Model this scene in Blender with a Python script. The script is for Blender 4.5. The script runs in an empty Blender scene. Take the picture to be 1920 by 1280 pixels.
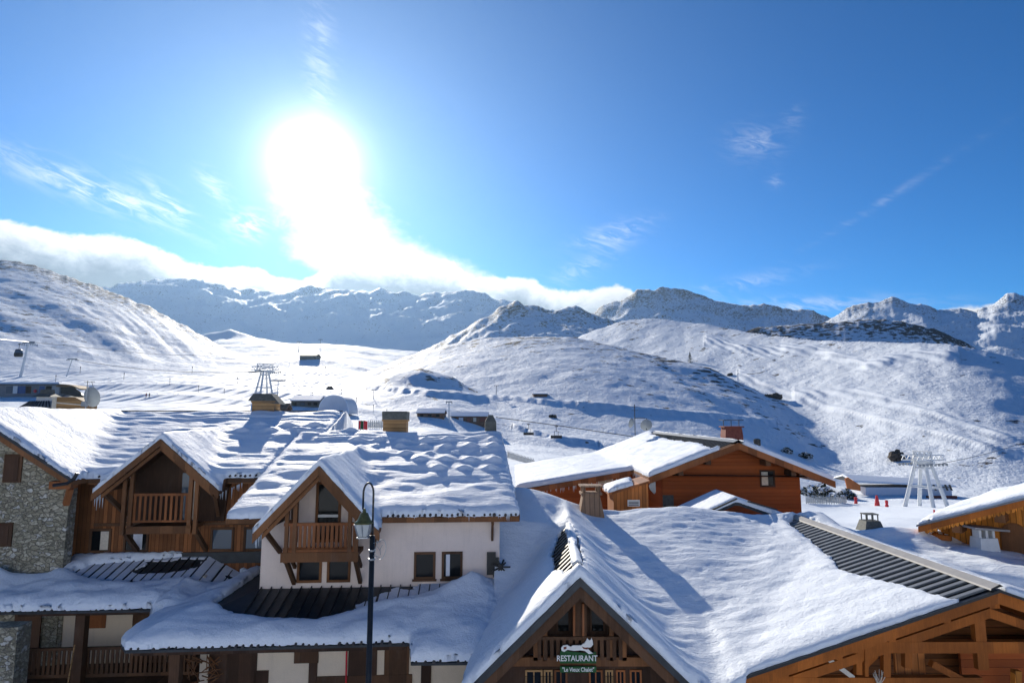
import bpy, bmesh, math, random
import numpy as np
from mathutils import Vector, Matrix

# ------------------------------------------------------------------ camera, sky, sun, exposure
SC = bpy.context.scene
COL = SC.collection
R_ = math.radians
FPX, PITCH = 1150.0, R_(7.0)            # focal length in photo pixels (1920 wide), upward tilt

cam = bpy.data.objects.new("camera", bpy.data.cameras.new("camera"))
COL.objects.link(cam)
cam.location = (0, 0, 0)
cam.rotation_euler = (R_(90) + PITCH, 0, 0)
cam.data.sensor_width = 36.0
cam.data.lens = FPX / 1920 * 36.0
cam.data.clip_start = 0.1
cam.data.clip_end = 20000
SC.camera = cam

SC.view_settings.view_transform = 'Standard'
SC.view_settings.look = 'None'
SC.view_settings.gamma = 1.0
SC.view_settings.exposure = 0.68
SC.cycles.use_denoising = True
SC.cycles.max_bounces = 6
SC.cycles.diffuse_bounces = 4
SC.cycles.volume_bounces = 0


def ray(px, py):
    dx = (px - 960) / FPX
    dy = (640 - py) / FPX
    return (dx, math.cos(PITCH) - dy * math.sin(PITCH), math.sin(PITCH) + dy * math.cos(PITCH))


def at(px, py, Y):
    r = ray(px, py)
    t = Y / r[1]
    return Vector((r[0] * t, Y, r[2] * t))


SUN = Vector(ray(588, 305)).normalized()
SUN_EL = math.asin(SUN.z)
SUN_AZ = math.atan2(SUN.x, SUN.y)

sl = bpy.data.lights.new("sun", 'SUN')
sl.energy = 4.3
sl.angle = R_(0.55)
sl.color = (1.0, 0.92, 0.79)
so = bpy.data.objects.new("sun", sl)
so.rotation_euler = (-SUN).to_track_quat('-Z', 'Y').to_euler()
so.location = (0, 0, 60)
COL.objects.link(so)

world = bpy.data.worlds.new("World")
SC.world = world
world.use_nodes = True


class NT:
    """small helper to write node trees"""
    def __init__(s, tree):
        s.t = tree
        s.n = tree.nodes
        s.l = tree.links

    def new(s, typ, **kw):
        n = s.n.new(typ)
        for k, v in kw.items():
            setattr(n, k, v)
        return n

    def put(s, sock, v):
        if v is None:
            return
        if isinstance(v, bpy.types.NodeSocket):
            s.l.new(v, sock)
        else:
            try:
                sock.default_value = v
            except Exception:
                sock.default_value = (v, v, v)

    def m(s, op, a=None, b=None, c=None, clamp=False):
        n = s.new('ShaderNodeMath', operation=op)
        n.use_clamp = clamp
        for i, v in enumerate((a, b, c)):
            s.put(n.inputs[i], v) if v is not None else None
        return n.outputs[0]

    def vm(s, op, a=None, b=None, out=0):
        n = s.new('ShaderNodeVectorMath', operation=op)
        s.put(n.inputs[0], a)
        if b is not None:
            s.put(n.inputs[1], b)
        return n.outputs[out]

    def smooth(s, x, lo, hi):
        n = s.new('ShaderNodeMapRange', interpolation_type='SMOOTHSTEP')
        n.clamp = True
        s.put(n.inputs[0], x)
        s.put(n.inputs[1], lo)
        s.put(n.inputs[2], hi)
        return n.outputs[0]

    def mix(s, f, a, b, typ='MIX'):
        n = s.new('ShaderNodeMix', data_type='RGBA', blend_type=typ)
        s.put(n.inputs[0], f)
        s.put(n.inputs[6], a)
        s.put(n.inputs[7], b)
        return n.outputs[2]

    def noise(s, vec, scale, detail=4, rough=.55, dist=0.0, out=0):
        n = s.new('ShaderNodeTexNoise')
        s.put(n.inputs['Vector'], vec)
        n.inputs['Scale'].default_value = scale
        n.inputs['Detail'].default_value = detail
        n.inputs['Roughness'].default_value = rough
        n.inputs['Distortion'].default_value = dist
        return n.outputs[out]

    def curve(s, x, pts, lo, hi):
        """piecewise curve: x in [lo,hi] -> value (both rescaled to 0..1 for the node)"""
        vs = [p[1] for p in pts]
        vlo, vhi = min(vs), max(vs)
        n = s.new('ShaderNodeFloatCurve')
        c = n.mapping.curves[0]
        P = [((p[0] - lo) / (hi - lo), (p[1] - vlo) / (vhi - vlo)) for p in pts]
        while len(c.points) < len(P):
            c.points.new(0.5, 0.5)
        for cp, p in zip(c.points, P):
            cp.location = p
            cp.handle_type = 'AUTO_CLAMPED'
        n.mapping.update()
        xx = s.m('DIVIDE', s.m('SUBTRACT', x, lo), hi - lo, clamp=True)
        s.put(n.inputs['Value'], xx)
        return s.m('ADD', s.m('MULTIPLY', n.outputs[0], vhi - vlo), vlo)

    def xyz(s, v):
        n = s.new('ShaderNodeSeparateXYZ')
        s.put(n.inputs[0], v)
        return n.outputs

    def comb(s, x=0., y=0., z=0.):
        n = s.new('ShaderNodeCombineXYZ')
        for i, v in enumerate((x, y, z)):
            s.put(n.inputs[i], v)
        return n.outputs[0]


def azel(px, py):
    r = Vector(ray(px, py)).normalized()
    return math.degrees(math.atan2(r.x, r.y)), math.degrees(math.asin(r.z))


def build_world():
    w = NT(world.node_tree)
    for n in list(w.n):
        w.n.remove(n)
    sky = w.new('ShaderNodeTexSky', sky_type='NISHITA')
    sky.sun_disc = False
    sky.sun_elevation = SUN_EL
    sky.sun_rotation = SUN_AZ
    sky.altitude = 2300
    sky.air_density = 1.0
    sky.dust_density = 0.6
    sky.ozone_density = 3.0
    co = w.new('ShaderNodeTexCoord').outputs['Generated']
    d = w.vm('NORMALIZE', co)
    X, Y, Z = w.xyz(d)
    az = w.m('MULTIPLY', w.m('ARCTAN2', X, Y), 57.29578)
    el = w.m('MULTIPLY', w.m('ARCSINE', Z), 57.29578)
    cosg = w.vm('DOT_PRODUCT', d, tuple(SUN), out=1)
    ang = w.m('MULTIPLY', w.m('ARCCOSINE', w.m('MINIMUM', cosg, 0.99999)), 57.29578)
    gm = w.new('ShaderNodeGamma')
    w.put(gm.inputs[0], sky.outputs[0])
    gm.inputs[1].default_value = 1.22
    skyc = w.mix(1.0, gm.outputs[0], (0.075, 0.37, .54, 1), 'MULTIPLY')
    # circumsolar aureole: thin ice veil in front of the sun
    aure = w.m('ADD', w.m('MULTIPLY', w.m('POWER', 2.71828, w.m('MULTIPLY', ang, -1 / 1.25)), 60.0),
               w.m('MULTIPLY', w.m('POWER', 2.71828, w.m('MULTIPLY', ang, -1 / 10.0)), 2.6))
    skyc = w.mix(1.0, skyc, w.vm('MULTIPLY', w.comb(1.0, 0.98, 0.95), w.comb(aure, aure, aure)), 'ADD')

    # clouds, in azimuth / elevation
    p2 = w.comb(az, w.m('MULTIPLY', el, 1.5), 0.0)
    n1 = w.noise(p2, 0.28, 6, .6, .6)
    n2 = w.noise(p2, 0.9, 6, .62, .4)
    nn = w.m('ADD', w.m('MULTIPLY', w.m('SUBTRACT', n1, .5), 3.2), w.m('MULTIPLY', w.m('SUBTRACT', n2, .5), 1.5))
    # bank lying on the left and middle ridges: the top edge follows the ridge
    top = [azel(*p) for p in [(-200, 400), (0, 410), (60, 425), (130, 438), (220, 440), (300, 470), (400, 497), (480, 505),
                              (540, 522), (600, 505), (680, 470), (760, 485), (840, 490), (900, 520), (960, 515), (1030, 538), (1100, 545),
                              (1150, 535), (1195, 560), (1230, 590), (1500, 600)]]
    tope = w.curve(az, top, -50, 25)
    dep = w.m('SUBTRACT', tope, el)                       # degrees below the cloud top
    dep2 = w.m('ADD', dep, w.m('MULTIPLY', nn, .42))
    bank = w.smooth(dep2, -0.15, .35)
    # tall veil from the bank up to the sun
    ax_pts = [azel(*p) for p in [(600, 300), (612, 350), (642, 420), (700, 480), (770, 520)]]
    axis = w.curve(el, [(b, a) for a, b in sorted(ax_pts, key=lambda t: t[1])], 10, 22)
    veil_w = w.curve(el, [(10, 8.5), (13.5, 7.6), (16, 4.9), (19, 3.4), (21.5, 1.9), (25, .2)], 10, 25)
    va = w.m('SUBTRACT', veil_w, w.m('ABSOLUTE', w.m('SUBTRACT', az, axis)))
    veil = w.smooth(w.m('ADD', va, w.m('MULTIPLY', nn, 1.7)), -2.2, 3.6)
    veil = w.m('MULTIPLY', veil, w.smooth(el, 25.5, 19.0))
    lit = w.m('ADD', 5.6, w.m('MULTIPLY', w.m('POWER', 2.71828, w.m('MULTIPLY', ang, -1 / 8.)), 11.0))
    # the bank's underside is grey: light comes from behind and above
    under = w.smooth(w.m('ADD', dep, w.m('MULTIPLY', nn, .9)), .3, 3.2)
    bl = w.m('MULTIPLY', lit, w.m('SUBTRACT', 1.0, w.m('MULTIPLY', under, .74)))
    bankc = w.mix(under, (1.0, 1.0, 1.0, 1), (.72, .88, 1.12, 1))
    bankc = w.vm('MULTIPLY', bankc, w.comb(bl, bl, bl))
    veilc = w.comb(lit, lit, lit)
    out = w.mix(veil, skyc, veilc)
    out = w.mix(bank, out, bankc)
    # wisps: small streaks at given places
    wis = None
    for (px, py, sx, sy, rot, a) in [(130, 342, 7.0, 1.1, -14, .55), (215, 368, 4.5, .9, -16, .4), (320, 385, 3.2, .9, -38, .6), (400, 350, 1.8, .9, -40, .4),
                                     (466, 420, 1.6, 1.2, 0, .9), (1415, 268, 2.2, 1.3, -10, .42), (1487, 222, .9, .8, 45, .25), (1452, 340, .7, .6, 0, .3),
                                     (1150, 440, 3.4, 1.0, 14, .5), (1090, 505, 4.2, 1.0, 25, .3), (1360, 538, 6.0, .7, 8, .35), (1540, 570, 8.0, .7, -4, .45),
                                     (1660, 375, 7.0, .35, 26, .12), (1490, 575, 1.2, .45, 0, .6), (600, 110, 1.4, 5.0, 5, .28)]:
        a0, e0 = azel(px, py)
        c, s_ = math.cos(R_(rot)), math.sin(R_(rot))
        du = w.m('SUBTRACT', az, a0)
        dv = w.m('SUBTRACT', el, e0)
        u = w.m('DIVIDE', w.m('ADD', w.m('MULTIPLY', du, c), w.m('MULTIPLY', dv, s_)), sx)
        v = w.m('DIVIDE', w.m('SUBTRACT', w.m('MULTIPLY', dv, c), w.m('MULTIPLY', du, s_)), sy)
        r2 = w.m('ADD', w.m('MULTIPLY', u, u), w.m('MULTIPLY', v, v))
        g = w.m('MULTIPLY', w.m('POWER', 2.71828, w.m('MULTIPLY', r2, -1.3)), a)
        wis = g if wis is None else w.m('ADD', wis, g)
    p3 = w.comb(w.m('ADD', w.m('MULTIPLY', az, .42), w.m('MULTIPLY', el, -.10)), w.m('ADD', w.m('MULTIPLY', el, 1.5), w.m('MULTIPLY', az, .45)), 0.0)
    tex = w.smooth(w.noise(p3, .95, 6, .58, .9), .36, .78)
    wis = w.m('MULTIPLY', wis, tex, clamp=True)
    wl = w.m('ADD', 6.4, w.m('MULTIPLY', w.m('POWER', 2.71828, w.m('MULTIPLY', ang, -1 / 10.)), 8.0))
    out = w.mix(wis, out, w.comb(wl, wl, w.m('MULTIPLY', wl, 1.02)))
    bg = w.new('ShaderNodeBackground')
    w.put(bg.inputs[0], out)
    bg.inputs[1].default_value = 0.105
    o = w.new('ShaderNodeOutputWorld')
    w.l.new(bg.outputs[0], o.inputs[0])


build_world()

# ------------------------------------------------------------------ numeric noise
_rs = np.random.RandomState(7)
_perm = np.concatenate([_rs.permutation(4096)] * 2)
_ang = _rs.rand(4096) * 2 * np.pi
_gx, _gy = np.cos(_ang), np.sin(_ang)


def perlin(x, y, seed=0):
    x = np.asarray(x, float) + seed * 37.17
    y = np.asarray(y, float) + seed * 11.73
    xi = np.floor(x).astype(np.int64)
    yi = np.floor(y).astype(np.int64)
    xf, yf = x - xi, y - yi
    u = xf * xf * xf * (xf * (xf * 6 - 15) + 10)
    v = yf * yf * yf * (yf * (yf * 6 - 15) + 10)

    def g(a, b, dx, dy):
        h = _perm[(_perm[(xi + a) & 4095] + ((yi + b) & 4095)) & 4095]
        return _gx[h] * dx + _gy[h] * dy
    n00 = g(0, 0, xf, yf)
    n10 = g(1, 0, xf - 1, yf)
    n01 = g(0, 1, xf, yf - 1)
    n11 = g(1, 1, xf - 1, yf - 1)
    return 1.5 * ((n00 * (1 - u) + n10 * u) * (1 - v) + (n01 * (1 - u) + n11 * u) * v)


def fbm(x, y, octv=4, seed=0, gain=.5):
    a, s, f = 1.0, 0.0, 1.0
    for i in range(octv):
        s = s + a * perlin(np.asarray(x) * f, np.asarray(y) * f, seed + i * 5)
        a *= gain
        f *= 2.03
    return s


def ridged(x, y, octv=4, seed=0, gain=.5):
    a, s, f = 1.0, 0.0, 1.0
    for i in range(octv):
        s = s + a * (1 - 2 * np.abs(perlin(np.asarray(x) * f, np.asarray(y) * f, seed + i * 5)))
        a *= gain
        f *= 2.1
    return s


def sstep(x, a, b):
    t = np.clip((np.asarray(x, float) - a) / (b - a), 0, 1)
    return t * t * (3 - 2 * t)


def smax(a, b, k):
    """smooth maximum with blending width k"""
    h = np.clip(.5 + .5 * (a - b) / k, 0, 1)
    return b * (1 - h) + a * h + k * h * (1 - h)


# ------------------------------------------------------------------ materials
def mat(name, rough=.7, spec=.3):
    m_ = bpy.data.materials.new(name)
    m_.use_nodes = True
    n = NT(m_.node_tree)
    b = n.n['Principled BSDF']
    b.inputs['Roughness'].default_value = rough
    b.inputs['Specular IOR Level'].default_value = spec
    return m_, n, b


def obj_co(n):
    return n.new('ShaderNodeTexCoord').outputs['Object']


def bump(n, b, h, dist, strength=1.0):
    bn = n.new('ShaderNodeBump')
    bn.inputs['Strength'].default_value = strength
    bn.inputs['Distance'].default_value = dist
    n.put(bn.inputs['Height'], h)
    n.l.new(bn.outputs[0], b.inputs['Normal'])


def m_flat(name, col, rough=.6, var=.25, scale=6., spec=.3, metal=0., bmp=.003):
    m_, n, b = mat(name, rough, spec)
    co = obj_co(n)
    f = n.noise(co, scale, 5, .6)
    c0 = tuple(c * (1 - var) for c in col) + (1,)
    c1 = tuple(min(1, c * (1 + var)) for c in col) + (1,)
    n.put(b.inputs['Base Color'], n.mix(n.smooth(f, .25, .75), c0, c1))
    b.inputs['Metallic'].default_value = metal
    if bmp:
        bump(n, b, n.noise(co, scale * 5, 4, .6), bmp)
    return m_


def m_snow(name, tint=(.825, .875, .935), fine=1.0, ripple=.0):
    m_, n, b = mat(name, .6, .1)
    co = obj_co(n)
    f = n.noise(co, 1.3, 4, .6)
    n.put(b.inputs['Base Color'], n.mix(f, tuple(c * .96 for c in tint) + (1,), tuple(min(1, c * 1.03) for c in tint) + (1,)))
    h = n.m('ADD', n.m('MULTIPLY', n.noise(co, 2.2, 5, .6), .6), n.m('MULTIPLY', n.noise(co, 11., 6, .72), .26))
    if ripple:
        st = n.vm('MULTIPLY', co, (.9, 3.6, 3.6))
        h = n.m('ADD', h, n.m('MULTIPLY', n.noise(st, 1.7, 5, .62, .8), ripple))
    bump(n, b, h, .10 * fine)
    return m_


def m_wood(name, col, pitch=.16, axis=0, var=.35, rough=.72, grain=1.0, gap=.06, worn=.35):
    """boards of width pitch laid side by side along axis, grain the other way"""
    m_, n, b = mat(name, rough, .25)
    co = obj_co(n)
    c = n.xyz(co)
    u = n.m('DIVIDE', c[axis], pitch)
    cell = n.m('FLOOR', u)
    fr = n.m('FRACT', u)
    wn = n.new('ShaderNodeTexWhiteNoise', noise_dimensions='1D')
    n.put(wn.inputs['W'], cell)
    sc = [3.0, 3.0, 3.0]
    if axis == 0:
        sc = [16., 16., 1.2]
    elif axis == 2:
        sc = [1.2, 8., 16.]
    gr = n.noise(n.vm('ADD', n.vm('MULTIPLY', co, tuple(sc)), n.comb(n.m('MULTIPLY', wn.outputs[0], 40), 0, 0)), 1.6, 6, .65, .3)
    weather = n.noise(co, .7, 4, .6)
    f = n.m('ADD', n.m('MULTIPLY', wn.outputs[0], .45), n.m('MULTIPLY', gr, .55 * grain))
    f = n.m('ADD', f, n.m('MULTIPLY', n.m('SUBTRACT', weather, .5), .8))
    d0 = tuple(x * (1 - var) for x in col) + (1,)
    d1 = tuple(min(1, x * (1 + var * 1.3)) for x in col) + (1,)
    base = n.mix(n.smooth(f, .15, .95), d0, d1)
    base = n.mix(n.m('MULTIPLY', n.smooth(n.noise(n.vm('MULTIPLY', co, (1., 1., .45)), 1.3, 6, .7),   .52, .75), worn), base, tuple(.45 * x + .07 for x in col) + (1,))
    edge = n.m('LESS_THAN', n.m('MINIMUM', fr, n.m('SUBTRACT', 1.0, fr)), gap)
    base = n.mix(n.m('MULTIPLY', edge, .75), base, tuple(x * .25 for x in col) + (1,))
    n.put(b.inputs['Base Color'], base)
    bump(n, b, n.m('SUBTRACT', n.m('MULTIPLY', gr, .25), edge), .012)
    return m_


def m_stone(name, c0, c1, scale=2.4):
    m_, n, b = mat(name, .85, .2)
    co = obj_co(n)
    wv = n.vm('ADD', n.vm('MULTIPLY', co, (1., 1., 1.75)), n.vm('MULTIPLY', n.noise(co, 1.5, 4, .65, out=1), (.75, .75, .75)))
    v = n.new('ShaderNodeTexVoronoi', feature='F1')
    n.put(v.inputs['Vector'], wv)
    v.inputs['Scale'].default_value = scale
    ve = n.new('ShaderNodeTexVoronoi', feature='DISTANCE_TO_EDGE')
    n.put(ve.inputs['Vector'], wv)
    ve.inputs['Scale'].default_value = scale
    rnd = n.xyz(v.outputs['Color'])
    base = n.mix(n.m('POWER', rnd[0], 1.6), c0 + (1,), c1 + (1,))
    base = n.mix(n.m('MULTIPLY', n.m('GREATER_THAN', rnd[1], .86), .8), base, (.62, .60, .55, 1))
    base = n.mix(n.smooth(n.noise(co, 9, 5, .6), .35, .8), base, tuple(x * .62 for x in c0) + (1,))
    mort = n.smooth(ve.outputs['Distance'], .0, .09)
    base = n.mix(mort, (.24, .21, .16, 1), base)
    n.put(b.inputs['Base Color'], base)
    bump(n, b, n.m('ADD', mort, n.m('MULTIPLY', n.noise(co, 12, 4), .3)), .04)
    return m_


def m_glass(name, col=(.012, .016, .02), rough=.06, spec=.6):
    m_, n, b = mat(name, rough, spec)
    b.inputs['Base Color'].default_value = col + (1,)
    return m_


M = {}
M['snow'] = m_snow('snow')
M['snow_wind'] = m_snow('snow_wind', ripple=.32)
M['snow_dust'] = m_snow('snow_dust', (.72, .74, .80))
def m_stucco(name, col):
    m_, n, b = mat(name, .88, .12)
    co = obj_co(n)
    st = n.smooth(n.noise(n.vm('MULTIPLY', co, (5., 5., .5)), 1.0, 6, .7), .48, .80)
    bl = n.smooth(n.noise(co, .9, 5, .65), .35, .75)
    base = n.mix(n.m('ADD', n.m('MULTIPLY', st, .45), n.m('MULTIPLY', bl, .35)), col + (1,), tuple(c * .74 for c in col) + (1,))
    n.put(b.inputs['Base Color'], base)
    bump(n, b, n.noise(co, 22, 5, .7), .012)
    return m_


M['stucco'] = m_stucco('stucco', (.84, .71, .63))
M['cream'] = m_stucco('cream_plaster', (.74, .62, .48))
M['wood_barn'] = m_wood('brown_cladding', (.24, .092, .032), .17, 0, .45)
M['wood_dark'] = m_wood('dark_timber', (.105, .052, .026), .6, 0, .4, gap=.0)
M['wood_beam'] = m_wood('brown_timber', (.19, .082, .032), .5, 0, .4, gap=.0)
M['wood_rail'] = m_wood('railing_timber', (.28, .10, .034), .5, 0, .4, gap=.0)
M['wood_orange'] = m_wood('orange_cladding', (.33, .078, .016), .22, 2, .20, grain=.7, gap=.015, worn=.1)
M['wood_orange_v'] = m_wood('orange_boards', (.42, .15, .04), .2, 0, .35)
M['wood_gold'] = m_wood('golden_boards', (.62, .23, .035), .2, 0, .4, worn=.1)
M['beam_orange'] = m_wood('orange_timber', (.38, .112, .018), .7, 0, .4, gap=.0, worn=.12)
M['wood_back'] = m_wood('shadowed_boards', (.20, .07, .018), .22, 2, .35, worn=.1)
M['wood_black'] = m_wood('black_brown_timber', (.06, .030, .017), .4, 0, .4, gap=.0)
M['stone'] = m_stone('rubble_stone', (.27, .245, .17), (.56, .51, .39), 4.3)
M['tile'] = m_flat('dark_tile', (.055, .05, .05), .7, .4, 5, .3)
M['metal'] = m_flat('dark_metal_sheet', (.022, .028, .034), .5, .35, 3, .5)
M['metal_grey'] = m_flat('grey_metal_sheet', (.17, .185, .20), .5, .15, 1.4, .4)
M['zinc'] = m_flat('zinc_cap', (.30, .29, .28), .55, .12, 2, .4)
M['iron'] = m_flat('black_iron', (.012, .013, .014), .4, .3, 8, .5)
M['white_paint'] = m_flat('white_paint', (.74, .75, .74), .45, .07, 3, .4)
M['steel'] = m_flat('grey_steel', (.32, .34, .36), .4, .15, 3, .5, .6)
M['glass'] = m_glass('dark_glass', (.008, .010, .012), .10, .22)
M['glass_sky'] = m_glass('pale_glass', (.07, .10, .14), .10, .45)
M['curtain'] = m_flat('pale_curtain', (.62, .56, .46), .8, .12, 9)
M['lamp_glass'] = m_glass('lamp_glass', (.45, .47, .46), .25)
M['brass'] = m_flat('green_brass', (.13, .13, .05), .35, .3, 9, .5, .5)
M['brick'] = m_flat('red_brick', (.20, .06, .042), .8, .25, 6)
M['chimney_wood'] = m_wood('weathered_boards', (.25, .15, .09), .22, 0, .3)
M['tan_wood'] = m_wood('tan_boards', (.36, .21, .09), .2, 2, .3)
M['slate_roof'] = m_flat('grey_slate', (.10, .105, .095), .7, .3, 6)
M['red'] = m_flat('red_pad', (.62, .04, .05), .6, .15, 4)
M['green'] = m_flat('green_board', (.015, .085, .022), .6, .25, 6)
M['white_letter'] = m_flat('white_letters', (.80, .79, .75), .6, .04, 6, bmp=0)
M['rock'] = m_flat('dark_rock', (.085, .068, .055), .9, .5, .7, .2, bmp=.1)
M['needle'] = m_flat('conifer', (.03, .045, .025), .8, .4, 2)
M['foliage'] = m_flat('dark_foliage', (.028, .034, .02), .8, .45, 3)
M['fabric'] = m_flat('white_canvas', (.66, .69, .74), .7, .06, .4)
M['dish'] = m_flat('dish_grey', (.36, .38, .37), .5, .08, 3)
M['blue'] = m_flat('blue_panel', (.04, .10, .26), .6, .3, 3)
M['net'] = m_flat('pale_netting', (.42, .42, .40), .8, .2, 4)
M['skin'] = m_flat('skin', (.5, .33, .25), .6, .1, 4)
M['cloth_black'] = m_flat('black_cloth', (.02, .02, .025), .8, .2, 4)
M['cloth_red'] = m_flat('red_cloth', (.5, .03, .04), .8, .2, 4)
M['orange_cladding_far'] = m_flat('orange_render', (.50, .16, .05), .8, .2, .5)
M['brown_far'] = m_flat('brown_render', (.17, .085, .05), .8, .35, .5)


# ------------------------------------------------------------------ mesh builder and scene graph
class MB:
    def __init__(s):
        s.v, s.f = [], []

    def box(s, x0, x1, y0, y1, z0, z1):
        b = len(s.v)
        s.v += [(x, y, z) for z in (z0, z1) for y in (y0, y1) for x in (x0, x1)]
        s.f += [tuple(b + i for i in q) for q in ((0, 2, 3, 1), (4, 5, 7, 6), (0, 1, 5, 4), (2, 6, 7, 3), (0, 4, 6, 2), (1, 3, 7, 5))]
        return s

    def beam(s, p, q, w, d, up=(0, 0, 1)):
        """bar from p to q; w across (perpendicular to up x axis), d along up"""
        p, q = Vector(p), Vector(q)
        a = (q - p).normalized()
        u = Vector(up)
        sx = a.cross(u)
        if sx.length < 1e-4:
            sx = a.cross(Vector((0, 1, 0)))
        sx.normalize()
        uz = sx.cross(a).normalized()
        b = len(s.v)
        for c in (p, q):
            for i, j in ((-1, -1), (1, -1), (1, 1), (-1, 1)):
                s.v.append(tuple(c + sx * (i * w / 2) + uz * (j * d / 2)))
        s.f += [(b, b + 3, b + 2, b + 1), (b + 4, b + 5, b + 6, b + 7)]
        for i in range(4):
            j = (i + 1) % 4
            s.f.append((b + i, b + j, b + 4 + j, b + 4 + i))
        return s

    def tube(s, pts, r, n=8, caps=True):
        pts = [Vector(p) for p in pts]
        rr = r if isinstance(r, (list, tuple)) else [r] * len(pts)
        b = len(s.v)
        prev = None
        for i, p in enumerate(pts):
            t = (pts[min(i + 1, len(pts) - 1)] - pts[max(i - 1, 0)]).normalized()
            if prev is None:
                ref = Vector((0, 0, 1)) if abs(t.z) < .9 else Vector((1, 0, 0))
                sx = t.cross(ref).normalized()
            else:
                sx = (prev - t * prev.dot(t)).normalized()
            prev = sx
            sy = t.cross(sx)
            for k in range(n):
                a = 2 * math.pi * k / n
                s.v.append(tuple(p + (sx * math.cos(a) + sy * math.sin(a)) * rr[i]))
        for i in range(len(pts) - 1):
            for k in range(n):
                j = (k + 1) % n
                s.f.append((b + i * n + k, b + i * n + j, b + (i + 1) * n + j, b + (i + 1) * n + k))
        if caps:
            s.f.append(tuple(b + k for k in reversed(range(n))))
            s.f.append(tuple(b + (len(pts) - 1) * n + k for k in range(n)))
        return s

    def prism(s, pts, y0, y1):
        """polygon in x,z (counter clockwise seen from -y) pushed from y0 to y1"""
        b = len(s.v)
        n = len(pts)
        s.v += [(x, y0, z) for x, z in pts] + [(x, y1, z) for x, z in pts]
        s.f.append(tuple(b + i for i in range(n)))
        s.f.append(tuple(b + n + i for i in reversed(range(n))))
        for i in range(n):
            j = (i + 1) % n
            s.f.append((b + i, b + n + i, b + n + j, b + j))
        return s

    def loft(s, rings, cap=True):
        """rings of equal point count"""
        b = len(s.v)
        n = len(rings[0])
        for r in rings:
            s.v += [tuple(p) for p in r]
        for i in range(len(rings) - 1):
            for k in range(n):
                j = (k + 1) % n
                s.f.append((b + i * n + k, b + i * n + j, b + (i + 1) * n + j, b + (i + 1) * n + k))
        if cap:
            s.f.append(tuple(b + k for k in reversed(range(n))))
            s.f.append(tuple(b + (len(rings) - 1) * n + k for k in range(n)))
        return s

    def rect_loft(s, cx, cy, levels):
        """square-ish stack: levels = (z, half x, half y)"""
        return s.loft([[(cx - a, cy - c, z), (cx + a, cy - c, z), (cx + a, cy + c, z), (cx - a, cy + c, z)] for z, a, c in levels])

    def lathe(s, cx, cy, levels, n=12):
        return s.loft([[(cx + r * math.cos(2 * math.pi * k / n), cy + r * math.sin(2 * math.pi * k / n), z) for k in range(n)] for z, r in levels])

    def blob(s, c, r, sc=(1, 1, 1), seed=0, jag=.25, n=10, m_=7):
        rnd = random.Random(seed)
        rings = []
        for i in range(m_ + 1):
            th = math.pi * (i + .02) / (m_ + .04)
            ring = []
            for k in range(n):
                a = 2 * math.pi * k / n
                q = r * (1 + rnd.uniform(-jag, jag))
                ring.append((c[0] + q * math.sin(th) * math.cos(a) * sc[0], c[1] + q * math.sin(th) * math.sin(a) * sc[1], c[2] - q * math.cos(th) * sc[2]))
            rings.append(ring)
        return s.loft(rings)


class Frame:
    def __init__(s, ox, oy, yaw):
        s.o = (ox, oy)
        s.a = R_(yaw)
        s.M = Matrix.Translation((ox, oy, 0)) @ Matrix.Rotation(s.a, 4, 'Z')

    def hit(s, px, py, yl):
        r = Vector(ray(px, py))
        Mi = s.M.inverted()
        o = Mi @ Vector((0, 0, 0))
        d = Mi.to_3x3() @ r
        return o + d * ((yl - o.y) / d.y)


WORLD = Frame(0, 0, 0)
LF = Frame(0, 24, 3.5)


class Thing:
    """top-level Empty at the thing's base; meshes are given in its frame's coordinates"""
    def __init__(s, name, label, cat, base=(0, 0, 0), frame=WORLD, group=None):
        o = bpy.data.objects.new(name, None)
        o.empty_display_size = .3
        COL.objects.link(o)
        o.matrix_world = frame.M @ Matrix.Translation(base)
        o['label'] = label
        o['category'] = cat
        if group:
            o['group'] = group
        s.o, s.b, s.frame = o, Vector(base), frame

    def each(s, name, mbs, material, parent=None):
        """a row of like parts, every one an object of its own"""
        for mb in mbs:
            s.part(name, mb, material, parent)

    def part(s, name, mb, material, parent=None, smooth=False, label=None, stuff=False):
        me = bpy.data.meshes.new(name)
        b = s.b
        me.from_pydata([(v[0] - b.x, v[1] - b.y, v[2] - b.z) for v in mb.v], [], mb.f)
        o = bpy.data.objects.new(name, me)
        COL.objects.link(o)
        me.materials.append(M[material] if isinstance(material, str) else material)
        o.parent = parent or s.o
        if smooth:
            me.polygons.foreach_set('use_smooth', [True] * len(me.polygons))
        if label:
            o['label'] = label
        if stuff or name in ('tile_edge', 'snow_dusting', 'icicles'):
            o['kind'] = 'stuff'
        return o


def solo(name, label, cat, mb, material, base=None, frame=WORLD, group=None, smooth=False, kind=None):
    """a thing that is one mesh"""
    if base is None:
        a = np.array(mb.v)
        base = ((a[:, 0].min() + a[:, 0].max()) / 2, (a[:, 1].min() + a[:, 1].max()) / 2, a[:, 2].min())
    me = bpy.data.meshes.new(name)
    me.from_pydata([(v[0] - base[0], v[1] - base[1], v[2] - base[2]) for v in mb.v], [], mb.f)
    o = bpy.data.objects.new(name, me)
    COL.objects.link(o)
    o.matrix_world = frame.M @ Matrix.Translation(base)
    me.materials.append(M[material] if isinstance(material, str) else material)
    if smooth:
        me.polygons.foreach_set('use_smooth', [True] * len(me.polygons))
    if kind:
        o['kind'] = kind
    else:
        o['label'] = label
        o['category'] = cat
        if group:
            o['group'] = group
    return o


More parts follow.
